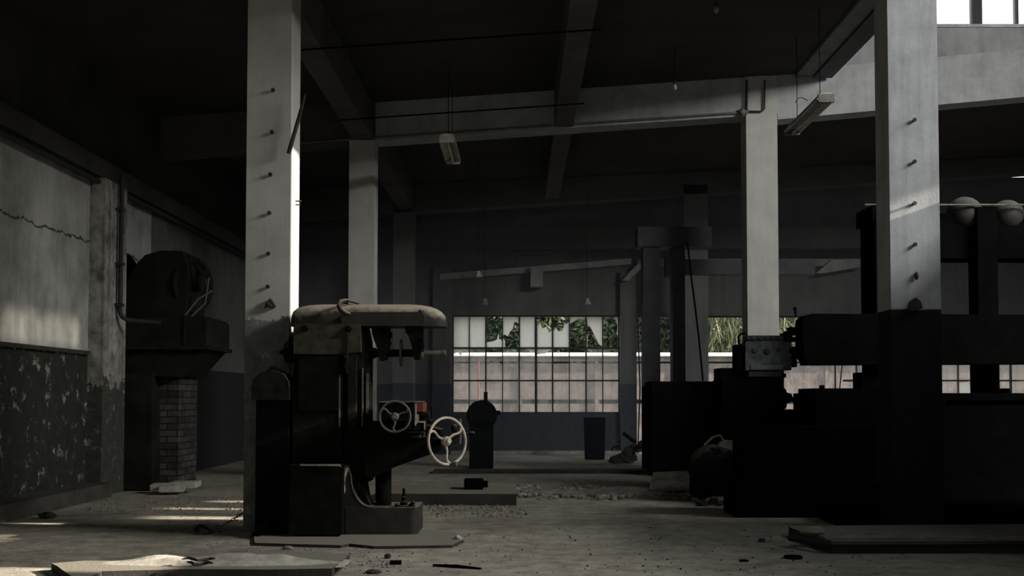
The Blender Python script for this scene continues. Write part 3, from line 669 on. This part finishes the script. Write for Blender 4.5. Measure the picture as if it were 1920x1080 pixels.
# ---- pad under the mill
def pad(name, poly_px, z0, z1, mat, label, cat, seed=0):
    pts = []
    n = len(poly_px)
    for i in range(n):
        a = G(*poly_px[i], z1); b = G(*poly_px[(i+1)%n], z1); L_ = (b-a).length; k = max(1, int(L_/.12))
        for j in range(k):
            q = a.lerp(b, j/k); nn = noise.noise_vector(q*5+Vector((seed,0,0)))*.022; pts.append((q.x+nn.x, q.y+nn.y))
    m = MB().prism(pts, 'z', z0, z1); m._bev([v for v in m.bm.verts if v.co.z > (z0+z1)/2], .008)
    return tag(m.build(name, mat), label, cat)
pad('machine_pad', [(478,1018),(640,1022),(655,1019),(700,1024),(846,1022),(868,1012),(850,1000),(800,992),(470,992)], 0, .021, M['dusty_slab'], 'low concrete pad with broken edges under the milling machine', 'concrete pad')
pad('floor_slab', [(150,1090),(190,1071),(350,1067),(500,1068),(622,1066),(657,1038),(520,1034),(300,1038),(100,1056)], 0, .05, M['dusty_slab'], 'cracked floor slab in the lower left foreground, dusted pale', 'concrete slab', 3)

# ================================================================ FORGE HOOD (left)
DH = 13.2
fh = thing('ventilation_hood', (W(290,915,DH).x, DH+.4, 0), 'tall sooty ventilation hood on a brick pillar by the left wall', 'hood')
MB().fbox(212, 690, 336, DH+.05, .75, .01).build('brick_pillar', M['brick'], fh)
MB().pprism([(206,705),(210,700),(284,700),(284,918),(208,918)], DH-.25, .3, .01).build('side_casing', M['hood'], fh)
MB().pprism([(208,652),(386,652),(338,706),(210,706)], DH-.15, .95, .01).build('funnel', M['hood'], fh)
hb = MB().pprism([(212,598),(380,592),(386,600),(386,648),(380,652),(208,652),(208,604)], DH-.2, 1.05, .012).build('hood_band', M['hood'], fh)
MB().pbox(204, 648, 390, 655, DH-.24, 1.1, .005).pbox(344, 594, 348, 650, DH-.22, .05, .003).build('band_rim', M['machine_head'], hb)
MB().pprism([(222,598),(232,545),(252,500),(272,478),(300,470),(340,470),(350,500),(350,560),(344,598)], DH-.05, .8, .05, 3).build('upper_casing', M['hood'], fh)
c = W(240, 520, DH+.2); MB().lathe(c+Vector((-.12,0,-.05)), (1,0,0), [(0,.30),(.02,.33),(.12,.33),(.16,.28)], 32).build('fan_housing', M['black'], fh)
c = W(362, 532, DH+.2); MB().torus(c+Vector((0,0,-.02)), (1,-.5,0), .30, .03).build('fan_ring', M['hood'], fh)
m = MB()
for k in range(6):
    a = k*math.pi/3+.3; m.box(.03, .27, -.008, .008, -.06, .06, mat=Matrix.Translation(c+Vector((.02,0,-.02))) @ Matrix.Rotation(R(60), 4, 'Z') @ Matrix.Rotation(a, 4, 'Y') @ Matrix.Rotation(.5, 4, 'X'))
m.cyl(c+Vector((-.05,0,-.02)), c+Vector((.12,-.06,-.02)), .06).build('fan_blades', M['hood'], fh)
MB().tube([W(x, y, DH) for x, y in ((348,590),(372,560),(398,545))], .012).tube([W(x, y, DH) for x, y in ((352,600),(385,568),(392,520))], .01).build('stay_bars', M['steel_grey'], fh)

# ================================================================ FAR THINGS
# round topped machine silhouette before the window
D_ = 17.0
t = thing('bench_grinder', (W(903,880,D_).x, D_+.2, 0), 'dark round topped grinder standing before the lower left of the big window', 'machine')
MB().fbox(880, 790, 924, D_, .4, .02).build('pedestal', M['black'], t)
c = W(903, 775, D_); MB().lathe(c+Vector((0,.0,-.03)), (0,1,0), [(0,.20),(.03,.225),(.25,.225),(.28,.20)], 32).build('wheel_guard', M['black'], t)
MB().pbox(907, 735, 914, 760, D_, .08, .005).build('spout', M['black'], t)
MB().pbox(922, 770, 938, 778, D_, .1, .005).build('tool_rest', M['black'], t)
t = thing('oil_drum', (W(1115,860,19.4).x, 19.6, 0), 'dark bin standing under the right part of the big window', 'bin')
c = W(1115,860,19.6); c.z = 0; top = W(1115,784,19.6).z
MB().lathe(c, (0,0,1), [(0,.155),(.01,.17),(.25,.175),(.26,.182),(.27,.175),(.5,.18),(.51,.187),(.52,.18),(top-.01,.185),(top,.18)], 28).build('drum', M['black'], t)
MB().torus(c+Vector((0,0,top)), (0,0,1), .182, .01, 28, 8).build('rim', M['black'], t)
# fallen scrap by the door
D_ = 18.5
t = thing('scrap_heap', (W(1175,850,D_).x, D_, 0), 'dark pile of scrap metal with a rod sticking up by the doorway', 'scrap pile')
m = MB()
for i in range(22):
    x = random.uniform(1150, 1204); hmax = (x-1140)/64
    c = W(x, 860, D_+random.uniform(-.2,.3)); c.z = random.uniform(0, .36)*hmax; m.rock(c, random.uniform(.05,.12), (1,1,.8), i, 1)
m.build('lumps', M['stone_dark'], t, smooth=False)
MB().tube([W(1168,812,D_), W(1192,830,D_)], .03).tube([W(1145,845,D_), W(1150,838,D_), W(1160,836,D_)], .012).build('rods', M['black'], t)
# low plinth with a black lump
pa = G(735, 948); pb = G(968, 948); ztop = W(850, 926, pa.y).z
t = MB().box(W(700,940,pa.y).x, W(968,940,pa.y).x, pa.y, pa.y+1.15, 0, ztop, .012).jitter(.006)
tag(t.build('concrete_plinth', M['dusty_slab']), 'long low concrete plinth behind the milling machine', 'plinth')
t = thing('iron_block', (W(888,922,pa.y+.6).x, pa.y+.6, ztop), 'small dark iron block lying on the low concrete plinth', 'block')
c = W(870, 922, pa.y+.5); d = W(905, 908, pa.y+.5)
MB().box(c.x, d.x, pa.y+.5, pa.y+.75, ztop, ztop+.10, .012).build('body', M['black'], t)
MB().cyl((d.x-.01, pa.y+.6, ztop+.05), (d.x+.05, pa.y+.6, ztop+.05), .035, bev=.006).build('knob', M['black'], t)
# dark curb line deeper in
tag(MB().box(-1.2, 2.0, 15.9, 16.3, 0, .05, .01).jitter(.01).build('low_curb', M['stone_dark']), 'dark low curb running across the floor behind the concrete plinth', 'curb')

# ================================================================ FRAME PRESS (mid right)
D_ = 16.0
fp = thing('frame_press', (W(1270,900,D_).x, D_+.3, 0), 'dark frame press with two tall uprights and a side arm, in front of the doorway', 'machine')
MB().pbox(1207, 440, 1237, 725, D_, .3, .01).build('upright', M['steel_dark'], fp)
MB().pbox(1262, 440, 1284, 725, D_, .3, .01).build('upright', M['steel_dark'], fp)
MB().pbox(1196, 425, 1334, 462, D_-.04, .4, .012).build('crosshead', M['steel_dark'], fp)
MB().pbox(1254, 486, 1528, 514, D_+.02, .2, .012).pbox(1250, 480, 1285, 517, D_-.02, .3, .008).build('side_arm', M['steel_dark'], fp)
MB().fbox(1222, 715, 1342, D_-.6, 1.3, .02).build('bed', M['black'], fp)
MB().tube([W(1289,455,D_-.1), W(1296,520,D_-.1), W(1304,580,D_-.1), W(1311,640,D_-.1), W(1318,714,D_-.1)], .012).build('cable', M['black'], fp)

# ================================================================ HEAD MACHINE (in front of pale column)
D_ = 12.4
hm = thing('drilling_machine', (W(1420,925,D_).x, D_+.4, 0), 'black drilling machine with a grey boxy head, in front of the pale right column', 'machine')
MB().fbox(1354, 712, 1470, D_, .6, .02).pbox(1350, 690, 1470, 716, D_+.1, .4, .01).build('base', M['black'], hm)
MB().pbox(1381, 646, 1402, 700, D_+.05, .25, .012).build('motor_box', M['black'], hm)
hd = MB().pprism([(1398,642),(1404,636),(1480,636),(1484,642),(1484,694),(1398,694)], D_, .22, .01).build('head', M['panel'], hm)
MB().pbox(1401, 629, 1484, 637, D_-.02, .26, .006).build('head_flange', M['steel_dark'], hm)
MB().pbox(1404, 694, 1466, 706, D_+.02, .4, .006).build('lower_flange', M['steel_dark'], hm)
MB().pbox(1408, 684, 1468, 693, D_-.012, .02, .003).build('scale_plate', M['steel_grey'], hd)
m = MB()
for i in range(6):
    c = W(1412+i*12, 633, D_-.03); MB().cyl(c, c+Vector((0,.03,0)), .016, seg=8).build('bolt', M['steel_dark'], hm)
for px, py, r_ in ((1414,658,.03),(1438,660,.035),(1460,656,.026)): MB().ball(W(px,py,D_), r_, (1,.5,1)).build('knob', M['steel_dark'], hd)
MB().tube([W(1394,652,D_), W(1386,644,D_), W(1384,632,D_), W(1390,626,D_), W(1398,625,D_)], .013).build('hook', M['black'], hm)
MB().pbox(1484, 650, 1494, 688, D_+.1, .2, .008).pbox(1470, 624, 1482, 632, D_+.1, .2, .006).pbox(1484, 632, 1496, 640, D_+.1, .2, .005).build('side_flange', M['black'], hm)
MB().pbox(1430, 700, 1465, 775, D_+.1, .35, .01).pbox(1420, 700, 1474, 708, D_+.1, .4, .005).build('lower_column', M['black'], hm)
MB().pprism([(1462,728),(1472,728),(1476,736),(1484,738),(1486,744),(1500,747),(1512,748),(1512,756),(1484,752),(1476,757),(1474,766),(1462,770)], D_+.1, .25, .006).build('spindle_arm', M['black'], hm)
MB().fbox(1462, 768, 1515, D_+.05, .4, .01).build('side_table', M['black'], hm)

# ================================================================ PLANER (big, right)
D_ = 11.0
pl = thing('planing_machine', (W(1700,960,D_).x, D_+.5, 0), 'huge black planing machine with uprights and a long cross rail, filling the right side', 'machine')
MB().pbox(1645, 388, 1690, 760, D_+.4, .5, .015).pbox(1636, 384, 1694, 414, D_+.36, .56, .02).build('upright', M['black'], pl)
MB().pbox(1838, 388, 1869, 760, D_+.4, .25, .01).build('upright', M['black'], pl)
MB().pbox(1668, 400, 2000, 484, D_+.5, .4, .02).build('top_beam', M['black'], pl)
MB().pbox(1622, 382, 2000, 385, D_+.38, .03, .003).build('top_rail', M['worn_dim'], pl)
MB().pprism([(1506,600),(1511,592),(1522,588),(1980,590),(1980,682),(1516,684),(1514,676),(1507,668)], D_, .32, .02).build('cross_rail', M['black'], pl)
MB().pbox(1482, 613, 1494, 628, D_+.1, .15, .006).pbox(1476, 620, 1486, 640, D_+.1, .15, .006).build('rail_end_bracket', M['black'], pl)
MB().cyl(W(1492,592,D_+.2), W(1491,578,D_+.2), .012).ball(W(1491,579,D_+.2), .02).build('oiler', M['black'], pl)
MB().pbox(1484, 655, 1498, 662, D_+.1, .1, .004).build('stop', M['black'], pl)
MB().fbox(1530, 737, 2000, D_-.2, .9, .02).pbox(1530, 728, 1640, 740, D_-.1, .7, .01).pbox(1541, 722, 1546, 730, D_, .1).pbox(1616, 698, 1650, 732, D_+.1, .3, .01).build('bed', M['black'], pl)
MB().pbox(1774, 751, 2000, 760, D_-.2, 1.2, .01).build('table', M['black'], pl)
m = MB()
m.pprism([(1868,748),(1874,738),(1880,741),(1886,730),(1893,728),(1896,740),(1906,744),(1914,756)], D_+.3, .3, .01); m.build('tool_block', M['black'], pl)
for k, (px, py, r_) in enumerate(((1808, 401, 34), (1888, 404, 31))):
    c = W(px, py, D_+.6); MB().ball(c, r_/188, (1,1,.95), 3).build('dome', M['dome'], pl)
# unseen machine added outside the frame to shade the right part of the floor
t = thing('added_shade_machine', (5.0, 7.4, 0), 'unseen tall black machine added past the right edge to shade the floor', 'machine')
MB().box(4.3, 5.7, 5.4, 9.2, 0, .8, .03).build('bed', M['black'], t)
MB().box(4.45, 5.6, 6.4, 9.15, .8, 3.0, .05).build('column', M['black'], t)
MB().box(4.4, 5.4, 5.2, 6.42, 1.4, 2.4, .06).build('head', M['black'], t)
MB().cyl((4.9, 4.95, 1.9), (4.9, 5.22, 1.9), .2, seg=24, bev=.02).build('chuck', M['steel_dark'], t)
MB().box(4.5, 5.5, 5.45, 6.38, .8, 1.1, .03).build('table', M['black'], t)
# closer dark casting on the floor with round top
D_ = 11.6
t = thing('gear_casing', (W(1345,930,D_).x, D_+.3, 0), 'round black casing with a pale lip, low in front of the drilling machine', 'machine')
c = W(1345, 862, D_); c.z = .32
MB().lathe(c+Vector((0,-.1,0)), (0,1,0), [(0,.22),(.02,.25),(.4,.25),(.42,.22)], 36).fbox(1304, 880, 1390, D_-.05, .4, .02).build('casing', M['black_dust'], t)
MB().tube([W(1320,835,D_-.08), W(1336,820,D_-.08), W(1350,816,D_-.08), W(1356,826,D_-.08), W(1376,830,D_-.08)], .012).pprism([(1346,836),(1352,828),(1376,826),(1376,846)], D_-.1, .1, .01).build('lip', M['worn_dim'], t)  # lip paler than the casing
D_ = 10.2
t = thing('machine_bed', (W(1500,950,D_).x, D_+.3, 0), 'low black machine bed on the floor, under the drilling machine', 'machine')
MB().fbox(1392, 800, 1640, D_, .48, .02).build('bed', M['black'], t)
MB().fbox(1380, 905, 1650, D_-.1, .62, .02).build('plinth', M['black'], t)
MB().box(W(1560,900,9.6).x, 5.2, 9.45, 10.05, 0, .16, .02).build('floor_darkener', M['black'], t)  # added black box that keeps this strip of floor dark

# ================================================================ FLOOR DEBRIS
# tilted concrete board
a = W(1225, 905, 12.6)
t = MB().box(-.24, .24, -.25, .25, -.02, .02, .005, Matrix.Translation((W(1262,912,12.6).x, 12.6, .14)) @ Matrix.Rotation(R(16), 4, 'X') @ Matrix.Rotation(R(-8), 4, 'Y') @ Matrix.Rotation(R(-12), 4, 'Z'))
tag(t.build('concrete_board', M['stone']), 'square grey board lying tilted at the foot of the black machines', 'board')
tag(MB().box(W(1232,930,12.7).x, W(1300,930,12.7).x, 12.65, 12.9, 0, .12, .02).jitter(.01).build('broken_block', M['stone_dark']), 'dark broken block propping the tilted grey board', 'block')
# gravel drifts (uncountable)
def gravel(name, n, region, rr, mat, label, cat='gravel', hz=0.0, seed=1):
    rnd = random.Random(seed); m = MB()
    for i in range(n):
        px = rnd.uniform(region[0], region[2]); py = rnd.uniform(region[1], region[3]); g = G(px, py)
        if g.x < -4.2 and g.y < 13: continue
        if g.x < -4.5: continue
        r_ = rnd.uniform(*rr)*(.6 if rnd.random() < .6 else 1)
        m.rock((g.x, g.y, r_*.3+rnd.random()*hz), r_, (1,1,.7), rnd.random()*50, 1)
    return tag(m.build(name, mat, smooth=False), label, cat, kind='stuff')
gravel('rubble', 420, (965, 915, 1330, 938), (.012,.04), M['stone'], 'strewn rubble beside the low concrete plinth', hz=.03, seed=2)
gravel('plaster_crumbs', 160, (970, 920, 1180, 932), (.008,.022), M['rubble_white'], 'pale plaster crumbs among the rubble beside the plinth', hz=.03, seed=4)
gravel('rubble', 260, (790, 948, 990, 970), (.008,.022), M['stone'], 'fine rubble before the low concrete plinth', seed=3)
gravel('grit', 420, (0, 930, 460, 962), (.006,.018), M['stone'], 'grit along the floor below the ventilation hood', seed=5)
gravel('crumbs', 420, (380, 1010, 760, 1078), (.004,.013), M['stone'], 'crumbs scattered on the floor before the milling machine', seed=6)
gravel('crumbs', 260, (760, 990, 1700, 1078), (.003,.010), M['stone_dark'], 'dark specks scattered over the open foreground floor', seed=7)
gravel('crumbs', 120, (300, 935, 480, 1000), (.004,.010), M['stone_dark'], 'dark specks on the sunlit floor beside the chain', seed=8)
gravel('rubble', 120, (1300, 928, 1400, 950), (.02,.05), M['stone_dark'], 'dark rubble at the foot of the round black casing', hz=.05, seed=9)
# heap of pale dust on slab
def mound(name, c, sx, sy, h, mat, label, cat, seed=0, n=28):
    bm = bmesh.new(); bmesh.ops.create_grid(bm, x_segments=n, y_segments=n, size=1)
    for v in bm.verts:
        r_ = min(1, v.co.length); q = v.co.copy()
        z = h*max(0, (1-r_**2))**1.2*(1+.9*noise.noise(Vector((q.x*3+seed, q.y*3, 0)))) + .006*noise.noise(q*22) - .004
        v.co = Vector((c[0]+q.x*sx, c[1]+q.y*sy, c[2]+z))
    m = MB(); m.bm.free(); m.bm = bm
    return tag(m.build(name, mat), label, cat, kind='stuff')
g = G(410, 1056, .05); mound('dust_heap', (g.x, g.y+.02, .05), .78, .16, .05, M['rubble_white'], 'pale heap of plaster dust on the slab in the lower left foreground', 'dust', 2)
g = G(1100, 928); mound('dust_heap', (g.x+.2, g.y, 0), 1.3, .5, .06, M['stone'], 'grey heap of dust and rubble right of the plinth', 'dust', 5)
for i, (px, py, L_, an, lab) in enumerate(((372,1050,.20,.1,'curled dark strip lying on the pale dust heap, upper one'), (376,1057,.16,-.2,'curled dark strip lying on the pale dust heap, lower one'))):
    g = G(px, py, .09)
    tag(MB().tube([g+Vector((L_*(k/6-.5), .02*math.sin(k*1.7+i)+.05*an, .006*math.sin(k*1.3+i)+.004)) for k in range(7)], [.004,.009,.011,.008,.011,.008,.004], 7).build('bark_strip', M['stone_dark']), lab, 'scrap')
# paper, pallet pieces
t = thing('broken_crate', (G(325,925).x, G(325,925).y, 0), 'pale broken crate pieces on the floor before the ventilation hood', 'crate')
for x0_, x1_, y0_, z, rz in ((285,322,0,.03,.1),(322,372,.05,.05,-.05),(300,345,-.15,.02,.2)):
    a = W(x0_, 920, G(325,925).y+y0_); b2 = W(x1_, 920, G(325,925).y+y0_)
    MB().box(-(b2.x-a.x)/2, (b2.x-a.x)/2, -.10, .10, -.03, .03, .004, Matrix.Translation(((a.x+b2.x)/2, a.y, z+.045)) @ Matrix.Rotation(rz, 4, 'Z') @ Matrix.Rotation(.05, 4, 'X')).build('board', M['rubble_white'], t)
MB().pbox(314, 915, 322, 929, G(325,925).y-.12, .03).build('leg', M['rubble_white'], t)
for px, py, r_, sc, mat, lab, seed in ((88,972,.065,(1.2,.8,.55),'stone_dark','dark stone on the sunlit floor at far left',1), (727,1047,.022,(1,1,.9),'stone_dark','small round stone in front of the machine pad',2),
        (1350,945,.10,(1.6,1,.5),'stone','grey lump at the foot of the round black casing',4), (1395,940,.12,(1.2,1,.6),'stone_dark','dark lump beside the low black machine bed',5), (1428,1016,.03,(1,1,.6),'stone_dark','small dark stone left of the framed plinth',6),
        (700,1075,.03,(1.6,1,.5),'stone_dark','dark stone at the bottom edge near the slab corner',7), (860,1016,.035,(1,1,.9),'rubble_white','pale stone on the right corner of the machine pad',8), (540,1030,.03,(1.3,1,.5),'stone','stone by the left end of the machine pad',9)):
    g = G(px, py); tag(MB().rock((g.x, g.y, r_*sc[2]*.55), r_, sc, seed, 2).build('stone', M[mat], smooth=False), lab, 'stone')
g = G(741, 1059); tag(MB().box(g.x-.035, g.x+.035, g.y, g.y+.05, 0, .022, .003).build('small_block', M['black']), 'small black square block on the floor in front of the machine pad', 'block')
a = G(812, 1062); b2 = G(902, 1068); tag(MB().tube([a+Vector((0,0,.008)), (a+b2)/2+Vector((0,0,.010)), b2+Vector((0,0,.006))], [.007,.011,.006], 8).build('iron_rod', M['black']), 'dark rod lying on the floor at the bottom middle', 'rod')
g = G(1487, 1047); tag(MB().lathe((g.x, g.y, 0), (0,0,1), [(0,.062),(.012,.062),(.018,.055)], 28).build('iron_disc', M['black']), 'flat black disc lying on the floor before the framed plinth', 'disc')
g = G(1395, 1053); tag(MB().rock((g.x, g.y, .006), .028, (1.2,.8,.3), 12).build('flat_scrap', M['black']), 'tiny flat black scrap left of the iron disc', 'scrap')
# right framed plinth
a = G(1552, 1038); zt2 = .085
t = thing('framed_plinth', (a.x+1, a.y+.5, 0), 'long low plinth with a metal edge frame in the lower right foreground', 'plinth')
x0_ = a.x+.02; y0_ = a.y
MB().prism([(x0_, y0_), (x0_+2.1, y0_+.03), (x0_+2.1, y0_+1.15), (x0_-.05, y0_+1.0), (G(1482,1008).x, G(1482,1008).y)], 'z', 0, zt2-.01).build('fill', M['dusty_slab'], t)
MB().tube([(x0_+2.1, y0_+.02, zt2-.02), (x0_, y0_-.01, zt2-.02)], .02, 4).tube([(x0_, y0_-.01, zt2-.02), tuple(G(1480,1008,zt2-.02))], .025, 4).build('edge_frame', M['steel_dark'], t)
tag(MB().box(x0_, x0_+2.05, y0_+.12, y0_+.42, zt2-.02, zt2+.006, .004).jitter(.004).build('dust_strip', M['stone']), 'pale strip of dust along the top of the framed plinth', 'dust', kind='stuff')
g = G(1528, 1004, zt2); tag(MB().rock((g.x, g.y+.05, zt2+.02), .07, (1.4,1,.5), 3).build('cement_lump', M['stone']), 'pale cement lump on the corner of the framed plinth', 'stone')

# chain
m = MB(); path = []
ctrl = [W(454, 962, 8.95), W(440, 972, 8.9), W(420, 984, 8.85), W(405, 990, 8.85), G(392, 1000, .012), G(372, 1001, .012), G(366, 992, .012), G(374, 985, .012), G(388, 990, .012), G(395, 998, .015)]
for a, b2 in zip(ctrl, ctrl[1:]):
    k = max(1, int((b2-a).length/.024))
    for j in range(k): path.append(a.lerp(b2, j/k))
for i, (a, b2) in enumerate(zip(path, path[1:])):
    d = (b2-a).normalized(); ax, u, v = m.frame(d); nrm = u if i % 2 else v; w_ = d.cross(nrm)
    m.tube([a+(b2-a)*.5+d*.018*math.cos(th)+w_*.010*math.sin(th) for th in [k*math.pi/5 for k in range(10)]], .0035, 5, True)
tag(m.build('chain', M['rust']), 'rusty chain hanging from the near left column and coiling on the floor', 'chain')

# ================================================================ OUTSIDE
YW = 30.0
fz = W(1000, 661, YW).z
fn = thing('concrete_fence', (2, YW, -.1), 'grey pink precast concrete fence with a bright cap, seen through the windows', 'fence')
for i, x in enumerate(range(-8, 20, 2)):
    m = MB(); z1_ = W(0, 680, YW).z
    m.box(x+.05, x+1.95, YW+.04, YW+.12, -.1, W(0,757,YW).z, .01); m.box(x+.05, x+1.95, YW+.02, YW+.12, W(0,749,YW).z, z1_-.02, .01); m.box(x+.03, x+1.97, YW+.0, YW+.12, z1_+.03, fz-.09, .01)
    m.build('panel', M['fence_concrete'], fn)
    MB().box(x-.05, x+.05, YW-.0, YW+.16, -.1, fz-.06, .01).build('post', M['fence_concrete'], fn)
MB().prism([(YW-.10, fz-.10), (YW-.10, fz-.075), (YW+.02, fz), (YW+.2, fz-.02), (YW+.2, fz-.11)], 'x', -9, 20).build('cap', M['cap'], fn)
MB().box(-9, 20, YW+.125, YW+.18, -.1, fz-.11).build('backing', M['stone_dark'], fn)
tag(MB().tube([(W(897,700,28).x, 28, -.1), (W(897,700,28).x, 28, W(897,678,28).z)], .02).build('red_stake', M['red']), 'thin reddish stake standing before the fence', 'stake')

def tree(c, rx, ry, rz, n, size, mat, label, group, seed, cat='tree', blades=False):
    rnd = random.Random(seed); t = thing('dense_tree' if not blades else 'tall_reeds', (c[0], c[1], -.1), label, cat, group)
    bm = bmesh.new()
    for i in range(n):
        if blades:
            x = rnd.uniform(-rx, rx); y = rnd.uniform(-ry, ry); base = Vector((x, y, rnd.uniform(.2, c[2]+rz*.7))); L_ = rnd.uniform(.35,.9)
            d = Vector((rnd.gauss(0,.45), rnd.gauss(0,.45), rnd.choice((1,.7,-.9)))).normalized(); w_ = Vector((rnd.uniform(-1,1), rnd.uniform(-1,1), 0)).normalized()*size
            q = base+Vector((c[0], c[1], 0)); vs = [bm.verts.new(q-w_), bm.verts.new(q+w_), bm.verts.new(q+d*L_+Vector((0,0,-.1*L_)))]
            bm.faces.new(vs); continue
        d = Vector((rnd.gauss(0,1), rnd.gauss(0,1), rnd.gauss(0,1))).normalized()
        k = rnd.random()**.35*(1+.35*noise.noise(d*2.2+Vector((seed,0,0))))
        q = Vector((c[0]+d.x*rx*k, c[1]+d.y*ry*k, c[2]+d.z*rz*k))
        if q.z < 0: continue
        u = Vector((rnd.uniform(-1,1), rnd.uniform(-1,1), rnd.uniform(-1,1))).normalized(); v = u.orthogonal().normalized(); s_ = size*rnd.uniform(.6,1.4)
        bm.faces.new([bm.verts.new(q+u*s_), bm.verts.new(q+v*s_*.5), bm.verts.new(q-u*s_), bm.verts.new(q-v*s_*.5)])
    me = bpy.data.meshes.new('foliage'); bm.to_mesh(me); bm.free(); me.materials.append(mat)
    o = bpy.data.objects.new('foliage', me); C.objects.link(o); o.parent = t; o.location = -Vector(t.location)
    MB().tube([(c[0], c[1], -.1), (c[0]+.1, c[1], c[2]*.6), (c[0], c[1], c[2]+rz*.5)], [.16,.12,.04] if not blades else [.04,.03,.02]).build('trunk', M['bark'], t)
    return t
TG = 'trees beyond the fence'
specs = [(-2.6,33.5,3.2,1.7,1.2,2.0,'leaf_dark','dark tree beyond the fence, leftmost in the big window',1),
         (.0,33.0,3.0,1.6,1.2,2.1,'leaf_dark','dark green tree beyond the fence behind the broken panes in the middle',2),
         (2.2,33.4,2.9,1.5,1.2,1.9,'leaf_mid','lighter green tree beyond the fence behind the right end of the big window',3),
         (4.3,33.2,3.1,1.6,1.2,2.1,'leaf_dark','dark green tree beyond the fence seen through the doorway',4),
         (9.2,33.5,3.1,1.8,1.2,2.1,'leaf_dark','dark tree beyond the fence, right of the reeds',5),
         (12.5,33.5,3.1,1.9,1.2,2.1,'leaf_dark','dark tree beyond the fence, rightmost behind the planing machine',6)]
for x, y, z, rx, ry, rz, mt, lab, sd_ in specs: tree((x, y, z), rx, ry, rz, 11000, .092, M[mt], lab, TG, sd_)
tree((6.3,32.4,2.6), 1.3, .7, 1.6, 6500, .022, M['leaf_pale'], 'pale tall reeds beyond the fence, left of the pale column', 'reeds beyond the fence', 11, 'reeds', True)
tree((8.2,32.6,2.6), 1.1, .7, 1.6, 4500, .022, M['leaf_mid'], 'darker tall reeds beyond the fence, right of the pale column', 'reeds beyond the fence', 12, 'reeds', True)

# thin dust haze hanging in the deeper part of the hall
m = bpy.data.materials.new('haze'); m.use_nodes = True; N = m.node_tree.nodes; L = m.node_tree.links; N.clear()
o_ = N.new('ShaderNodeOutputMaterial'); vs_ = N.new('ShaderNodeVolumeScatter'); vs_.inputs['Color'].default_value = (.80, .92, 1, 1)
vs_.inputs['Density'].default_value = .02; vs_.inputs['Anisotropy'].default_value = .2; L.new(vs_.outputs[0], o_.inputs['Volume'])
tag(MB().box(XL+.02, XR-.02, 15.1, YF-.4, .02, 4.2).build('haze', m, smooth=False), 'thin dust haze hanging in the back of the hall before the windows', 'haze', kind='stuff')
